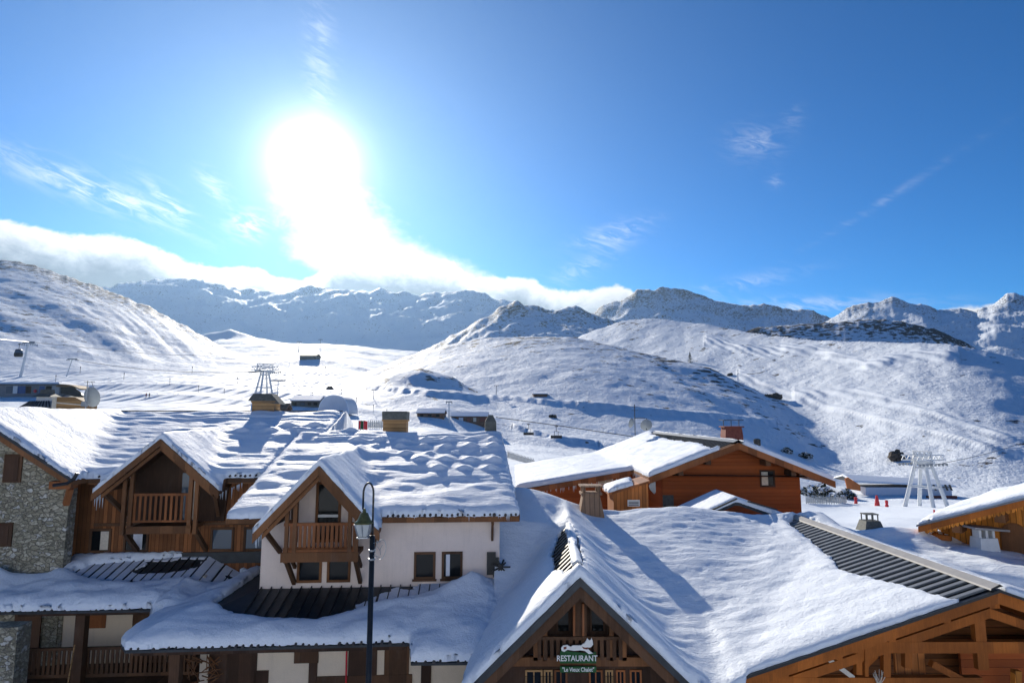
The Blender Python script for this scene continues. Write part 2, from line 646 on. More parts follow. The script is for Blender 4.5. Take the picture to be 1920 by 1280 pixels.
def copy_thing(root, loc, rotz=0., label=None):
    """copy of a thing with copies of its parts and sub-parts"""
    r = root.copy()
    COL.objects.link(r)
    r.location = loc
    r.rotation_euler = (0, 0, rotz)
    if label:
        r['label'] = label
    for ch in list(root.children):
        c = ch.copy()
        COL.objects.link(c)
        c.parent = r
        for g in list(ch.children):
            d = g.copy()
            COL.objects.link(d)
            d.parent = c
    return r


# ------------------------------------------------------------------ height-field sheets (snow blankets, roof skins)
def psdf(poly):
    """signed distance to a polygon, positive inside"""
    P = [tuple(p) for p in poly]

    def f(x, y):
        x = np.asarray(x, float)
        y = np.asarray(y, float)
        d = np.full(x.shape, 1e9)
        ins = np.zeros(x.shape, bool)
        n = len(P)
        for i in range(n):
            ax, ay = P[i]
            bx, by = P[(i + 1) % n]
            ex, ey = bx - ax, by - ay
            t = np.clip(((x - ax) * ex + (y - ay) * ey) / (ex * ex + ey * ey + 1e-12), 0, 1)
            d = np.minimum(d, np.hypot(x - ax - t * ex, y - ay - t * ey))
            c = ((ay > y) != (by > y))
            with np.errstate(divide='ignore', invalid='ignore'):
                xi = ax + (y - ay) * ex / (ey if abs(ey) > 1e-12 else 1e-12)
            ins ^= c & (x < xi)
        return np.where(ins, d, -d)
    return f


def rect(x0, x1, y0, y1):
    return psdf([(x0, y0), (x1, y0), (x1, y1), (x0, y1)])


def union(*fs):
    def f(x, y):
        r = fs[0](x, y)
        for g in fs[1:]:
            r = np.maximum(r, g(x, y))
        return r
    return f


def inter(*fs):
    def f(x, y):
        r = fs[0](x, y)
        for g in fs[1:]:
            r = np.minimum(r, g(x, y))
        return r
    return f


def cut(f0, *holes):
    def f(x, y):
        r = f0(x, y)
        for g in holes:
            r = np.minimum(r, -g(x, y))
        return r
    return f


def sheet(xr, yr, res, clip, top, bot, closed=False, cells=None):
    """height field over the cells where clip > 0, border points pulled onto the border, walls down to bot.
    top(x, y) and bot(x, y) give heights"""
    nx = max(2, int(round((xr[1] - xr[0]) / res)) + 1)
    ny = max(2, int(round((yr[1] - yr[0]) / res)) + 1)
    gx, gy = np.meshgrid(np.linspace(*xr, nx), np.linspace(*yr, ny))
    S = clip(gx, gy)
    pos = S > 0
    cell = pos[:-1, :-1] | pos[1:, :-1] | pos[:-1, 1:] | pos[1:, 1:]
    if cells is not None:
        cell &= cells((gx[:-1, :-1] + gx[1:, 1:]) / 2, (gy[:-1, :-1] + gy[1:, 1:]) / 2)
    hy, hx = (yr[1] - yr[0]) / (ny - 1), (xr[1] - xr[0]) / (nx - 1)
    dSy, dSx = np.gradient(S, hy, hx)
    g2 = np.maximum(dSx ** 2 + dSy ** 2, .05)
    mv = np.where(pos, 0, np.clip(-S, 0, 1.6 * res))
    X = gx + mv * dSx / np.sqrt(g2)
    Y = gy + mv * dSy / np.sqrt(g2)
    Z = top(X, Y)
    B = bot(X, Y)
    use = np.zeros(S.shape, bool)
    use[:-1, :-1] |= cell
    use[1:, :-1] |= cell
    use[:-1, 1:] |= cell
    use[1:, 1:] |= cell
    idx = -np.ones(S.shape, int)
    n = int(use.sum())
    idx[use] = np.arange(n)
    mb = MB()
    mb.v = list(zip(X[use].tolist(), Y[use].tolist(), Z[use].tolist()))
    bv = list(zip(X[use].tolist(), Y[use].tolist(), np.minimum(B, Z - .004)[use].tolist()))
    cy, cx = np.nonzero(cell)
    q = np.stack([idx[cy, cx], idx[cy, cx + 1], idx[cy + 1, cx + 1], idx[cy + 1, cx]], 1)
    mb.f = [tuple(t) for t in q.tolist()]
    cnt = {}
    for t in mb.f:
        for i in range(4):
            a, b = t[i], t[(i + 1) % 4]
            k = (a, b) if a < b else (b, a)
            if k in cnt:
                cnt[k] = None
            else:
                cnt[k] = (a, b)
    base = n
    if cells is not None:
        # no wall where one blanket passes into its neighbour
        Su = S[use]
        cnt = {k: (e if e and min(Su[e[0]], Su[e[1]]) < .6 * res else None) for k, e in cnt.items()}
    if closed:
        mb.v += bv
        mb.f += [tuple(base + i for i in reversed(t)) for t in q.tolist()]
        for e in cnt.values():
            if e:
                a, b = e
                mb.f.append((b, a, base + a, base + b))
    else:
        m2 = {}
        for e in cnt.values():
            if e:
                for i in e:
                    if i not in m2:
                        m2[i] = len(mb.v)
                        mb.v.append(bv[i])
        for e in cnt.values():
            if e:
                a, b = e
                mb.f.append((b, a, m2[a], m2[b]))
    return mb


def snow_top(z, edge, t, r=.35, lip=.45, noise=None):
    """snow of depth t over surface z, rounded within r of the border given by edge()"""
    def f(x, y):
        s = np.clip(edge(x, y) / r, 0, 1)
        k = lip + (1 - lip) * np.sqrt(np.maximum(0, 1 - (1 - s) ** 2))
        tt = t(x, y) if callable(t) else t
        h = z(x, y) + tt * k
        if noise is not None:
            h = h + noise(x, y) * s
        return h
    return f


def rough_edge(f, amp=.08, freq=1.6, seed=3):
    return lambda x, y: f(x, y) + amp * fbm(np.asarray(x) * freq, np.asarray(y) * freq, 3, seed)

# ------------------------------------------------------------------ terrain: one sheet from the street to the far ridges
def U(px):
    return (np.asarray(px, float) - 960) / 1141.0


def zy(py):
    """height per metre of distance for a photo row"""
    k = (640 - np.asarray(py, float)) / FPX
    return (math.sin(PITCH) + k * math.cos(PITCH)) / (math.cos(PITCH) - k * math.sin(PITCH))


BASE_PX = [-500, 0, 300, 600, 800, 960, 1300, 1600, 1920, 2500]
BASE_Y = [40, 80, 130, 200, 300, 450, 700, 1000, 1500, 2500, 5000]
BASE_Z = np.array([
    [-11, -5, 0, 5, 14, 30, 62, 110, 170, 260, 300],
    [-11, -5.5, 0, 4, 12, 28, 60, 105, 165, 250, 300],
    [-11, -6, -1, 3, 13, 31, 62, 105, 165, 250, 300],
    [-11, -7, -3.5, 0, 8, 27, 62, 108, 172, 250, 300],
    [-11, -8.5, -6.5, -5, 0, 12, 45, 95, 150, 230, 280],
    [-11, -10, -9.5, -11, -8, 5, 35, 80, 130, 200, 260],
    [-11, -11.5, -14, -17, -14, -2, 25, 60, 100, 170, 220],
    [-11, -12.5, -19, -26, -25, -15, 10, 45, 90, 160, 200],
    [-11, -13, -19, -27, -27, -16, 10, 40, 90, 160, 200],
    [-11, -13, -19, -27, -27, -16, 10, 40, 90, 160, 200]], float)


def base_z(u, y):
    return (_base_z(u, y * .84) + 2 * _base_z(u, y * .94) + 2 * _base_z(u, y * 1.06) + _base_z(u, y * 1.19)) / 6


def _base_z(u, y):
    px = u * 1141.0 + 960
    i = np.clip(np.interp(px, BASE_PX, np.arange(len(BASE_PX))), 0, len(BASE_PX) - 1.001)
    yy = np.clip(y, 40, 5000)
    j = np.clip(np.interp(np.log(yy), np.log(BASE_Y), np.arange(len(BASE_Y))), 0, len(BASE_Y) - 1.001)
    i0, j0 = i.astype(int), j.astype(int)
    fi, fj = i - i0, j - j0
    fi = fi * fi * (3 - 2 * fi)
    Z = BASE_Z
    a = Z[i0, j0] * (1 - fi) + Z[i0 + 1, j0] * fi
    b = Z[i0, j0 + 1] * (1 - fi) + Z[i0 + 1, j0 + 1] * fi
    return a * (1 - fj) + b * fj


# hills: crest line in photo columns/rows with its distance, the distance where the slope starts, shape, back slope, roughness
HILLS = [
    # slope on the left
    dict(c=[(-700, 440), (-200, 470), (0, 489), (60, 500), (120, 520), (200, 547), (280, 578), (350, 612), (420, 652), (465, 676), (520, 705), (700, 790)],
         d=[(-700, 1150), (0, 1050), (200, 950), (460, 760), (700, 650)], f=[(-700, 330), (0, 370), (300, 470), (460, 640), (700, 600)], p=1.0, bs=.35,
         rough=.8, rid=.22, rock=.60, jag=1.2),
    # far massif under the clouds
    dict(c=[(-200, 560), (150, 548), (230, 530), (330, 522), (380, 528), (450, 541), (540, 549), (560, 538), (578, 532), (600, 538), (640, 547), (690, 547), (710, 540),
            (730, 546), (780, 551), (840, 550), (890, 543), (920, 556), (1000, 575), (1100, 590), (1250, 640), (1400, 800)],
         d=[(-200, 3300), (1300, 3200)], f=[(-200, 2250), (400, 2300), (700, 2200), (1300, 2200)], p=.92, bs=.4, rough=2.0, rid=2.2, rock=.32),
    # shelf in front of it, left of the valley end
    dict(c=[(240, 800), (320, 650), (380, 626), (430, 616), (480, 632), (540, 648), (620, 660), (700, 668), (800, 720)], d=[(300, 1500), (700, 1350)], f=[(300, 1150), (700, 1000)], p=1., bs=.3, rough=.6,
         rid=.3, rock=.12),
    # rocky outcrop in the middle
    dict(c=[(700, 780), (790, 660), (830, 640), (880, 612), (920, 588), (945, 572), (967, 563), (1000, 573), (1040, 582), (1080, 574), (1110, 588), (1150, 600), (1230, 630), (1330, 780)],
         d=[(780, 1350), (967, 1450), (1230, 1500)], f=[(780, 950), (967, 900), (1230, 950)], p=1.25, bs=.5, rough=1.6, rid=1.8, rock=.52),
    # broad knoll, middle
    dict(c=[(500, 830), (560, 770), (650, 722), (700, 694), (760, 668), (840, 646), (920, 632), (1000, 629), (1080, 634), (1160, 650), (1240, 668), (1330, 692), (1400, 724), (1480, 765),
            (1560, 808), (1650, 850), (1800, 910)],
         d=[(560, 500), (700, 580), (850, 600), (1000, 540), (1330, 430), (1650, 350)], f=[(560, 300), (700, 290), (1000, 240), (1330, 240), (1650, 260)], p=1.0, bs=.12, rough=.7, rid=.25, rock=.46),
    # small rocky knoll before it
    dict(c=[(540, 830), (600, 790), (660, 752), (700, 722), (740, 702), (790, 690), (850, 705), (900, 738), (960, 780), (1050, 880)], d=[(600, 330), (960, 360)], f=[(600, 235), (960, 240)], p=.9, bs=.5,
         rough=.9, rid=.5, rock=.42),
    # rounded hill right of the middle and the long right-hand slope
    dict(c=[(880, 800), (980, 680), (1050, 648), (1120, 616), (1165, 602), (1210, 597), (1260, 600), (1330, 608), (1400, 620), (1460, 630), (1540, 638), (1640, 640), (1720, 641), (1780, 642),
            (1850, 656), (1920, 674), (2100, 700), (2500, 730)],
         d=[(980, 900), (1210, 900), (1400, 620), (1640, 430), (1920, 345), (2500, 340)],
         f=[(980, 620), (1210, 480), (1500, 290), (1700, 225), (1920, 200), (2500, 190)], p=1.0, bs=.12, rough=.65, rid=.2, rock=.24),
    # dark rocky brow above it
    dict(c=[(1300, 800), (1370, 640), (1400, 620), (1450, 611), (1520, 606), (1580, 602), (1640, 598), (1700, 603), (1750, 616), (1790, 632), (1840, 660), (1930, 800)],
         d=[(1300, 1000), (1900, 860)], f=[(1300, 800), (1900, 680)], p=.8, bs=.4, rough=1.2, rid=1.0, rock=.62),
    # dark ridge behind
    dict(c=[(940, 800), (1080, 610), (1130, 575), (1150, 560), (1165, 566), (1195, 545), (1232, 541), (1268, 537), (1290, 544), (1312, 550), (1340, 561), (1372, 570), (1400, 574),
            (1440, 568), (1470, 578), (1520, 581), (1560, 596), (1620, 610), (1800, 700), (1900, 800)],
         d=[(1080, 2600), (1800, 2500)], f=[(1080, 1900), (1800, 1900)], p=.9, bs=.6, rough=1.0, rid=3.0, rock=.54, jag=2.2),
    # peaks on the right
    dict(c=[(1420, 800), (1500, 640), (1560, 596), (1590, 580), (1620, 570), (1655, 563), (1680, 558), (1710, 567), (1745, 575), (1765, 582), (1800, 580), (1830, 582), (1860, 573),
            (1880, 562), (1895, 551), (1910, 548), (1930, 556), (2000, 570), (2500, 600)],
         d=[(1500, 2300), (2500, 2000)], f=[(1500, 1500), (2500, 1300)], p=1.0, bs=.6, rough=1.0, rid=2.6, rock=.43, jag=2.),
]


def cr_interp(x, pts):
    xs, ys = zip(*pts)
    return np.interp(x, xs, ys)


def terrain(x, y, detail=True, want_rock=False):
    x = np.asarray(x, float)
    y = np.asarray(y, float)
    yu = np.maximum(y, 25.)
    u = x / yu
    px = u * 1141.0 + 960
    H = base_z(u, yu)
    far = np.clip((y - 60) / 240, 0, 1)
    rock = np.zeros(H.shape)
    wob = 6 * fbm(px / 40., y * 0, 3, 2) * np.clip((y - 400) / 600, 0, 1)
    for i, h in enumerate(HILLS):
        yc = sum(cr_interp(px + o, h['d']) for o in (-150, -75, 0, 75, 150)) / 5
        yf = sum(cr_interp(px + o, h['f']) for o in (-150, -75, 0, 75, 150)) / 5
        # jagged crest: finer where the hill is rocky
        jag = h.get('jag', h['rid']) * (1.6 * ridged(px / 38., px * 0 + i, 4, 11 + i) - 1.2)
        crow = cr_interp(px + wob * .3, h['c'])
        csm = sum(cr_interp(px + o, h['c']) for o in (-90, -60, -30, 0, 30, 60, 90)) / 7
        zc = zy(crow - np.clip(jag, -4, 6)) * yc
        zs = zy(np.maximum(csm, crow)) * yc
        z0 = base_z(u, yf)
        s = np.clip((y - yf) / (yc - yf), 0, 1)
        sharp = sstep(s, .72, 1.0)
        up = z0 + (zs + (zc - zs) * sharp - z0) * s ** h['p']
        env = np.sin(np.pi * np.clip(s, 0, 1)) ** .6
        L_ = (yc - yf) * .55
        n = fbm(x / L_, y / L_, 5, 20 + i, .5) * .5 + h['rid'] * .22 * ridged(x / (L_ * .55), y / (L_ * .55), 5, 40 + i, .55)
        up = up + env * n * L_ * .05 * h['rough']
        zl = np.where(y <= yc, up, zc - (y - yc) * h['bs'])
        zl = np.where(y < yf, z0 - (yf - y) * .45, zl)
        d = zl - H
        k = 3.0 + .012 * yc
        H2 = smax(zl, H, k)
        w_ = np.clip(.5 + d / k, 0, 1)
        crest = h['rock'] * (.42 + .85 * s ** 2.5)
        rock = rock * (1 - w_) + w_ * crest * np.clip(s * 5, 0, 1)
        H = H2
    H = H + np.where(y < -5, 32 * sstep(-y, 7, 52), 0)  # unseen snow bank behind the camera, added to bounce sunlight onto the fronts
    if detail:
        a = np.clip((y - 70) / 300., 0, 1)
        H = H + a * (1.0 * fbm(x / 38., y / 38., 4, 70, .55) + np.clip((y - 400) / 800, 0, 1) * 2.0 * fbm(x / 120., y / 120., 4, 71, .55))
        H = H + (1 - a) * .10 * fbm(x / 7., y / 7., 3, 73)
    if want_rock:
        return H, rock
    return H


def ground_hit(px, py, y0=45., y1=4500.):
    """first point where the view ray through a photo pixel meets the terrain"""
    r = Vector(ray(px, py))
    ys = np.exp(np.linspace(math.log(y0), math.log(y1), 1500))
    t = ys / r.y
    h = terrain(r.x * t, ys)
    below = np.nonzero(r.z * t <= h)[0]
    i = below[0] if len(below) else -1
    return Vector((r.x * t[i], ys[i], float(h[i])))


def gz(x, y):
    return float(terrain(np.array([x]), np.array([y]))[0])


def m_terrain():
    m_, n, b = mat('snowfield', .7, .06)
    co = obj_co(n)
    at_ = n.new('ShaderNodeAttribute', attribute_name='rock')
    rk = at_.outputs['Fac']
    pi_ = n.new('ShaderNodeAttribute', attribute_name='piste').outputs['Fac']
    geo = n.new('ShaderNodeNewGeometry')
    nz = n.xyz(geo.outputs['True Normal'])[2]
    steep = n.smooth(nz, .93, .70)
    st = n.vm('MULTIPLY', co, (1., .55, 1.6))
    a = n.noise(st, .011, 6, .68, .4)
    c = n.noise(st, .06, 6, .72, .3)
    e = n.noise(st, .30, 4, .7)
    c2 = n.noise(n.vm('MULTIPLY', co, (.75, 1.0, 2.2)), .13, 5, .62)
    t = n.m('ADD', n.m('MULTIPLY', a, .28), n.m('MULTIPLY', c2, .72))
    # bare rock and brown grass show where the snow is thin: share given by rock, more on steep ground
    dens = n.m('ADD', n.m('MULTIPLY', n.m('MINIMUM', rk, .95), .21), n.m('MULTIPLY', n.m('MULTIPLY', steep, rk), .10))
    dens = n.m('MULTIPLY', dens, n.m('SUBTRACT', 1.0, pi_))
    thr = n.m('SUBTRACT', .640, dens)
    msk = n.smooth(n.m('SUBTRACT', t, thr), -.012, .035)
    msk = n.m('MULTIPLY', msk, n.m('GREATER_THAN', rk, .02))
    rc = n.mix(n.noise(co, .08, 5, .7), (.03, .03, .036, 1), (.115, .09, .068, 1))
    sn = n.mix(n.noise(co, .05, 5, .6), (.80, .86, .93, 1), (.85, .90, .95, 1))
    # grass tips just showing through thin snow
    gt = n.smooth(n.noise(n.vm('MULTIPLY', co, (.8, 1., 1.8)), .35, 4, .7), .50, .70)
    sn = n.mix(n.m('MULTIPLY', n.m('MULTIPLY', gt, n.m('MINIMUM', rk, .6)), n.m('MULTIPLY', n.m('SUBTRACT', 1.0, pi_), .42)), sn, (.42, .36, .30, 1))
    n.put(b.inputs['Base Color'], n.mix(msk, sn, rc))
    h = n.m('ADD', n.m('MULTIPLY', n.noise(st, .045, 6, .62), 2.4), n.m('MULTIPLY', n.noise(st, .28, 5, .72), 1.15))
    h = n.m('MULTIPLY', h, n.m('SUBTRACT', 1.0, n.m('MULTIPLY', pi_, .8)))
    rg = n.new('ShaderNodeTexNoise', noise_type='RIDGED_MULTIFRACTAL')
    n.put(rg.inputs['Vector'], n.vm('ADD', n.vm('MULTIPLY', co, (1., 1., .8)), n.vm('MULTIPLY', n.noise(co, .006, 3, .5, out=1), (60., 60., 60.))))
    rg.inputs['Scale'].default_value = .009
    rg.inputs['Detail'].default_value = 7
    rg.inputs['Roughness'].default_value = .62
    crag = n.m('MULTIPLY', n.m('MULTIPLY', rg.outputs[0], 10.0), n.m('MULTIPLY', n.smooth(n.xyz(co)[1], 700., 1500.), n.m('MINIMUM', n.m('MULTIPLY', rk, 2.2), 1.0)))
    h = n.m('ADD', h, crag)
    gate = n.smooth(n.xyz(co)[1], 60., 260.)
    h = n.m('ADD', n.m('MULTIPLY', h, gate), n.m('MULTIPLY', n.noise(co, 1.2, 5, .6), .10))
    # groomed lanes
    lane = n.new('ShaderNodeTexWave', wave_type='BANDS')
    n.put(lane.inputs['Vector'], co)
    lane.inputs['Scale'].default_value = .05
    lane.inputs['Distortion'].default_value = 3.5
    lane.inputs['Detail Scale'].default_value = .6
    h = n.m('ADD', h, n.m('MULTIPLY', n.m('MULTIPLY', lane.outputs['Fac'], pi_), .9))
    bump(n, b, h, 1.0)
    return m_


# pistes and tracks, as photo polylines: (points, half width in photo rows, ledge height in metres)
TRACKS = [
    ([(690, 728), (760, 735), (850, 741), (1000, 752), (1180, 768), (1350, 783), (1450, 793)], 4., 1.5),
    ([(1380, 700), (1420, 722), (1480, 745), (1560, 770), (1700, 812), (1920, 860)], 10., 1.7),
    ([(1480, 745), (1600, 738), (1700, 768), (1800, 800), (1920, 838)], 10., 1.3),
    ([(960, 800), (1000, 812), (1060, 826), (1120, 835)], 4., 1.5),
    ([(1320, 640), (1420, 660), (1520, 655), (1620, 690), (1720, 668), (1800, 672)], 9., 2.2),
]


def build_terrain():
    pxs = np.linspace(-520, 2440, 1000)
    us = U(pxs)
    ys = np.concatenate([np.linspace(-60, 24, 15), np.exp(np.linspace(math.log(25), math.log(4600), 560))])
    uu, yy = np.meshgrid(us, ys)
    xx = uu * np.maximum(yy, 25)
    Z, rk = terrain(xx, yy, True, True)
    pist = np.zeros(Z.shape)
    # project every point to photo rows to lay the tracks on the ground
    t = Z / np.maximum(yy, 1)
    # inverse of zy()
    c, s = math.cos(PITCH), math.sin(PITCH)
    k = (t * c - s) / (c + t * s)
    py = 640 - FPX * k
    # smooth the rows so that the cut benches keep even edges
    py = (np.roll(py, 2, 1) + np.roll(py, 1, 1) + py + np.roll(py, -1, 1) + np.roll(py, -2, 1)) / 5
    px = pxs[None, :] * np.ones_like(Z)
    first = np.minimum.accumulate(np.where(yy > 45, py, 1e9), axis=0)
    vis = (py <= first + .01) & (yy > 60)
    for pts, hw, led in TRACKS:
        xs = [p[0] for p in pts]
        row = np.interp(px, xs, [p[1] for p in pts])
        inside = (px > xs[0]) & (px < xs[-1])
        row = row + 2.0 * fbm(px / 60., px * 0, 2, 91)
        d = (row - py) / hw                        # >0 uphill of the line
        near = inside & vis & (np.abs(d) < 2.5)
        # a cut bench: flat top, bank below
        prof = np.where(d < 0, np.exp(-(d / .55) ** 2), np.exp(-(d / 1.3) ** 2))
        Z = Z + np.where(near, led * prof, 0)
        pist = np.maximum(pist, np.where(near, np.exp(-(d / 1.0) ** 2), 0))
    # the wide groomed valley floor on the left
    vf = sstep(py, 690, 705) * sstep(px, -200, 0) * (1 - sstep(px, 600, 680)) * vis * (yy < 900)
    pist = np.maximum(pist, vf)
    rk = rk * (1 - vf)
    nr, nc = Z.shape
    me = bpy.data.meshes.new('terrain')
    co = np.stack([xx, yy, Z], -1).reshape(-1, 3)
    me.vertices.add(nr * nc)
    me.vertices.foreach_set('co', co.ravel().astype(np.float32))
    a = (np.arange(nr - 1)[:, None] * nc + np.arange(nc - 1)[None, :]).ravel()
    q = np.stack([a, a + 1, a + 1 + nc, a + nc], 1)
    me.loops.add(q.size)
    me.loops.foreach_set('vertex_index', q.ravel().astype(np.int32))
    me.polygons.add(len(q))
    me.polygons.foreach_set('loop_start', np.arange(0, q.size, 4, dtype=np.int32))
    me.polygons.foreach_set('loop_total', np.full(len(q), 4, np.int32))
    me.polygons.foreach_set('use_smooth', np.ones(len(q), bool))
    me.update()
    for nm, arr in (('rock', rk), ('piste', pist)):
        at_ = me.attributes.new(nm, 'FLOAT', 'POINT')
        at_.data.foreach_set('value', arr.ravel().astype(np.float32))
    me.materials.append(m_terrain())
    o = bpy.data.objects.new('terrain', me)
    o['kind'] = 'structure'
    COL.objects.link(o)


build_terrain()

# ------------------------------------------------------------------ left-hand houses (frame LF: y = 0 is the white front)
_ml_y = np.linspace(-3, 20, 240)
_ml_z = np.interp(_ml_y, [-3, -.7, 3, 8.2, 12.4, 20], [-4.25, -3.60, -2.50, -.98, .10, .9])
_ml_z = np.convolve(np.pad(_ml_z, 7, 'edge'), np.ones(15) / 15, 'valid')


def main_l(y):
    return np.interp(y, _ml_y, _ml_z)


def main_c(y):
    """white house: ridge at 8.2"""
    return np.where(y < 8.2, main_l(y), main_l(8.2) - (y - 8.2) * .33)


def main_b(y):
    return np.where(y < 12.4, main_l(y), main_l(12.4) - (y - 12.4) * .33)


C_POLY = [(-10.35, -.72), (.22, -.72), (-.05, 8.4), (-.3, 14.5), (-9.0, 14.5), (-9.0, 8.2), (-10.35, 8.2)]
B_POLY = [(-28, 2.95), (-10.35, 2.95), (-10.35, 8.2), (-9.05, 8.2), (-9.05, 19), (-28, 19)]
CD_POLY = [(-9.0, -1.75), (-4.78, -1.75), (-4.78, 5.5), (-6.9, 7.6), (-9.0, 5.5)]
BD_POLY = [(-16.78, 2.3), (-11.86, 2.3), (-11.86, 8.5), (-14.25, 11), (-16.78, 8.5)]
ST_POLY = [(-26.5, 1.95), (-17.42, 1.95), (-17.42, 6), (-18.7, 9), (-21.6, 12), (-26.5, 10)]
sC, sB, sCD, sBD, sST = map(psdf, (C_POLY, B_POLY, CD_POLY, BD_POLY, ST_POLY))


def z_cd(x, y):
    return -1.66 - 1.06 * np.abs(x + 6.87)


def z_bd(x, y):
    return -.86 - .86 * np.abs(x + 14.27)


def z_st(x, y):
    return .18 - .64 * np.abs(x + 21.6)


def z_left(x, y, k=.0):
    x = np.asarray(x, float)
    y = np.asarray(y, float)
    tol = -.25
    z = np.full(x.shape, -99.)
    z = np.where(sB(x, y) > tol, np.maximum(z, main_b(y)), z)
    z = np.where(sC(x, y) > tol, np.maximum(z, main_c(y)), z)
    for s, f in ((sCD, z_cd), (sBD, z_bd), (sST, z_st)):
        v = f(x, y)
        z = np.where(s(x, y) > tol, smax(z, v, k) if k else np.maximum(z, v), z)
    return z


LEFT_ALL = union(sC, sB, sCD, sBD, sST)


def snow_lumps(x, y):
    x = np.asarray(x, float)
    y = np.asarray(y, float)
    # long terraces along the eaves
    n = .060 * fbm(x / 2.6 + 3, y / .85, 3, 61) + .05 * fbm(x / 5., y / 1.6, 3, 62)
    # ripples under the ridge
    n = n + .03 * np.exp(-((y - 7.3) / .5) ** 2) * np.sin(y * 15 + 1.2 * fbm(x * .8, y * 0, 2, 5)) * (x > -9.2)
    n = n + .03 * np.exp(-((y - 10.9) / 1.0) ** 2) * np.sin(y * 9 + 1.2 * fbm(x * .6, y * 0, 2, 6)) * (x < -9)
    # snow draped over the staggered snow stops of the white house
    h = 0
    for r, yy in enumerate((6.75, 5.85, 4.95, 4.0, 3.0)):
        x0 = (-7.2, -6.1, -4.6, -3.9, -3.0)[r]
        for c in range(8):
            cx = x0 + c * 1.12
            if cx > -.3:
                continue
            v = y - (yy + .06 * math.sin(cx * 5 + r))
            pr = np.where(v > 0, np.exp(-(v / .36) ** 2), np.exp(-(v / .075) ** 2))
            h = h + (.155 + .025 * math.sin(cx * 9 + r * 2)) * pr * np.exp(-((x - cx) / .27) ** 2)
    # some on the brown house as well
    for r, yy in enumerate((8.3, 9.2)):
        for c in range(5):
            cx = -13.2 + c * 1.35 + (.6 if r else 0)
            v = y - yy
            pr = np.where(v > 0, np.exp(-(v / .42) ** 2), np.exp(-(v / .10) ** 2))
            h = h + .18 * pr * np.exp(-((x - cx) / .38) ** 2)
    fade = np.clip((y + .4) / 1.2, 0, 1)
    m_ = np.where(sC(x, y) > sB(x, y), main_c(y), main_b(y))
    calm = 1 - .75 * sstep(np.where(sST(x, y) > -.2, z_st(x, y), -99) - m_, -.2, .3) - .5 * sstep(np.maximum(np.where(sBD(x, y) > -.2, z_bd(x, y), -99), np.where(sCD(x, y) > -.2, z_cd(x, y), -99)) - m_, -.1, .3)
    return (n * calm + h) * fade


def t_left(x, y):
    return .26 + .05 * fbm(np.asarray(x) / 2.2, np.asarray(y) / 2.2, 2, 8)


def in_c(x, y):
    return (x > -10.35) & ((y < 8.2) | (x > -9.02))


def in_s(x, y):
    return (x < -18.6) | ((x < -17.2) & (y < 3.0))


def left_snow(cells, xr=(-28, .5), yr=(-2.1, 19.2), res=.078):
    edge = rough_edge(rough_edge(LEFT_ALL, .05, 2.2, 9), .05, 6.5, 19)
    top = snow_top(lambda x, y: z_left(x, y, .35), edge, t_left, .42, .5, snow_lumps)
    return sheet(xr, yr, res, edge, top, lambda x, y: z_left(x, y) - .03, cells=cells)


def roof_skin(clip, xr, yr, res, z, th=.16):
    return sheet(xr, yr, res, clip, lambda x, y: z(x, y) - .05, lambda x, y: z(x, y) - .05 - th, closed=True)


def tile_edge(mb, x0, x1, y, z, step=.19, r=.06):
    """ends of the round tiles along an eave"""
    n = int((x1 - x0) / step)
    rnd = random.Random(int(x0 * 97) & 1023)
    for i in range(n):
        if rnd.random() < .16:
            continue
        x = x0 + (i + .5 + rnd.uniform(-.12, .12)) * (x1 - x0) / n
        dz = rnd.uniform(-.015, .02)
        mb.tube([(x, y - .05, z - .005 + dz), (x, y + .35, z + .10 + dz)], r * rnd.uniform(.6, 1.05), 7)
    return mb


def rakes(mb, cx, zc, sl, sr, xl, xr, y0, y1, w=.24):
    """pair of bargeboards; sl/sr slopes left and right"""
    a = math.sqrt(1 + sl * sl)
    b = math.sqrt(1 + sr * sr)
    mb.prism([(xl, zc - sl * (cx - xl) - w * a), (cx, zc - w * max(a, b)), (cx, zc), (xl, zc - sl * (cx - xl))], y0, y1)
    mb.prism([(cx, zc - w * max(a, b)), (xr, zc - sr * (xr - cx) - w * b), (xr, zc - sr * (xr - cx)), (cx, zc)], y0, y1)
    return mb


def window(th, x0, x1, z0, z1, y, frame='wood_dark', pane='glass', fw=.07, bars=1, sill=None, depth=.10, name='window', parent=None, light=None):
    """frame standing proud of wall face y, pane set back in it; light = (share from, share to, material) of the pane covered by a curtain"""
    f = MB()
    f.box(x0, x0 + fw, y - .05, y + depth, z0, z1).box(x1 - fw, x1, y - .05, y + depth, z0, z1)
    f.box(x0 + fw, x1 - fw, y - .05, y + depth, z1 - fw, z1).box(x0 + fw, x1 - fw, y - .05, y + depth, z0, z0 + fw)
    for i in range(1, bars + 1):
        xm = x0 + (x1 - x0) * i / (bars + 1)
        f.box(xm - fw * .35, xm + fw * .35, y - .035, y + depth, z0 + fw, z1 - fw)
    fo = th.part(name, f, frame, parent)
    g = MB().box(x0 + fw * .5, x1 - fw * .5, y - .012, y + .04, z0 + fw * .5, z1 - fw * .5)
    th.part('pane', g, pane, fo)
    if light:
        a, b, mt = light
        w = x1 - x0 - fw * 2
        g = MB().box(x0 + fw + w * a, x0 + fw + w * b, y - .018, y - .0125, z0 + fw * 1.2, z1 - fw * 1.2)
        th.part('curtain', g, mt, fo)
    if sill:
        s = MB().box(x0 - .05, x1 + .05, y - .12, y - .051, z0 - .06, z0 + .012)
        th.part('sill', s, sill, fo)
    return fo


def balustrade(mb, x0, x1, y, z0, z1, step=.19, w=.10, solid=0.):
    n = max(2, int((x1 - x0) / step))
    for i in range(n):
        x = x0 + (i + .5) * (x1 - x0) / n
        mb.box(x - w / 2, x + w / 2, y - .02, y + .02, z0 + solid, z1)
    return mb


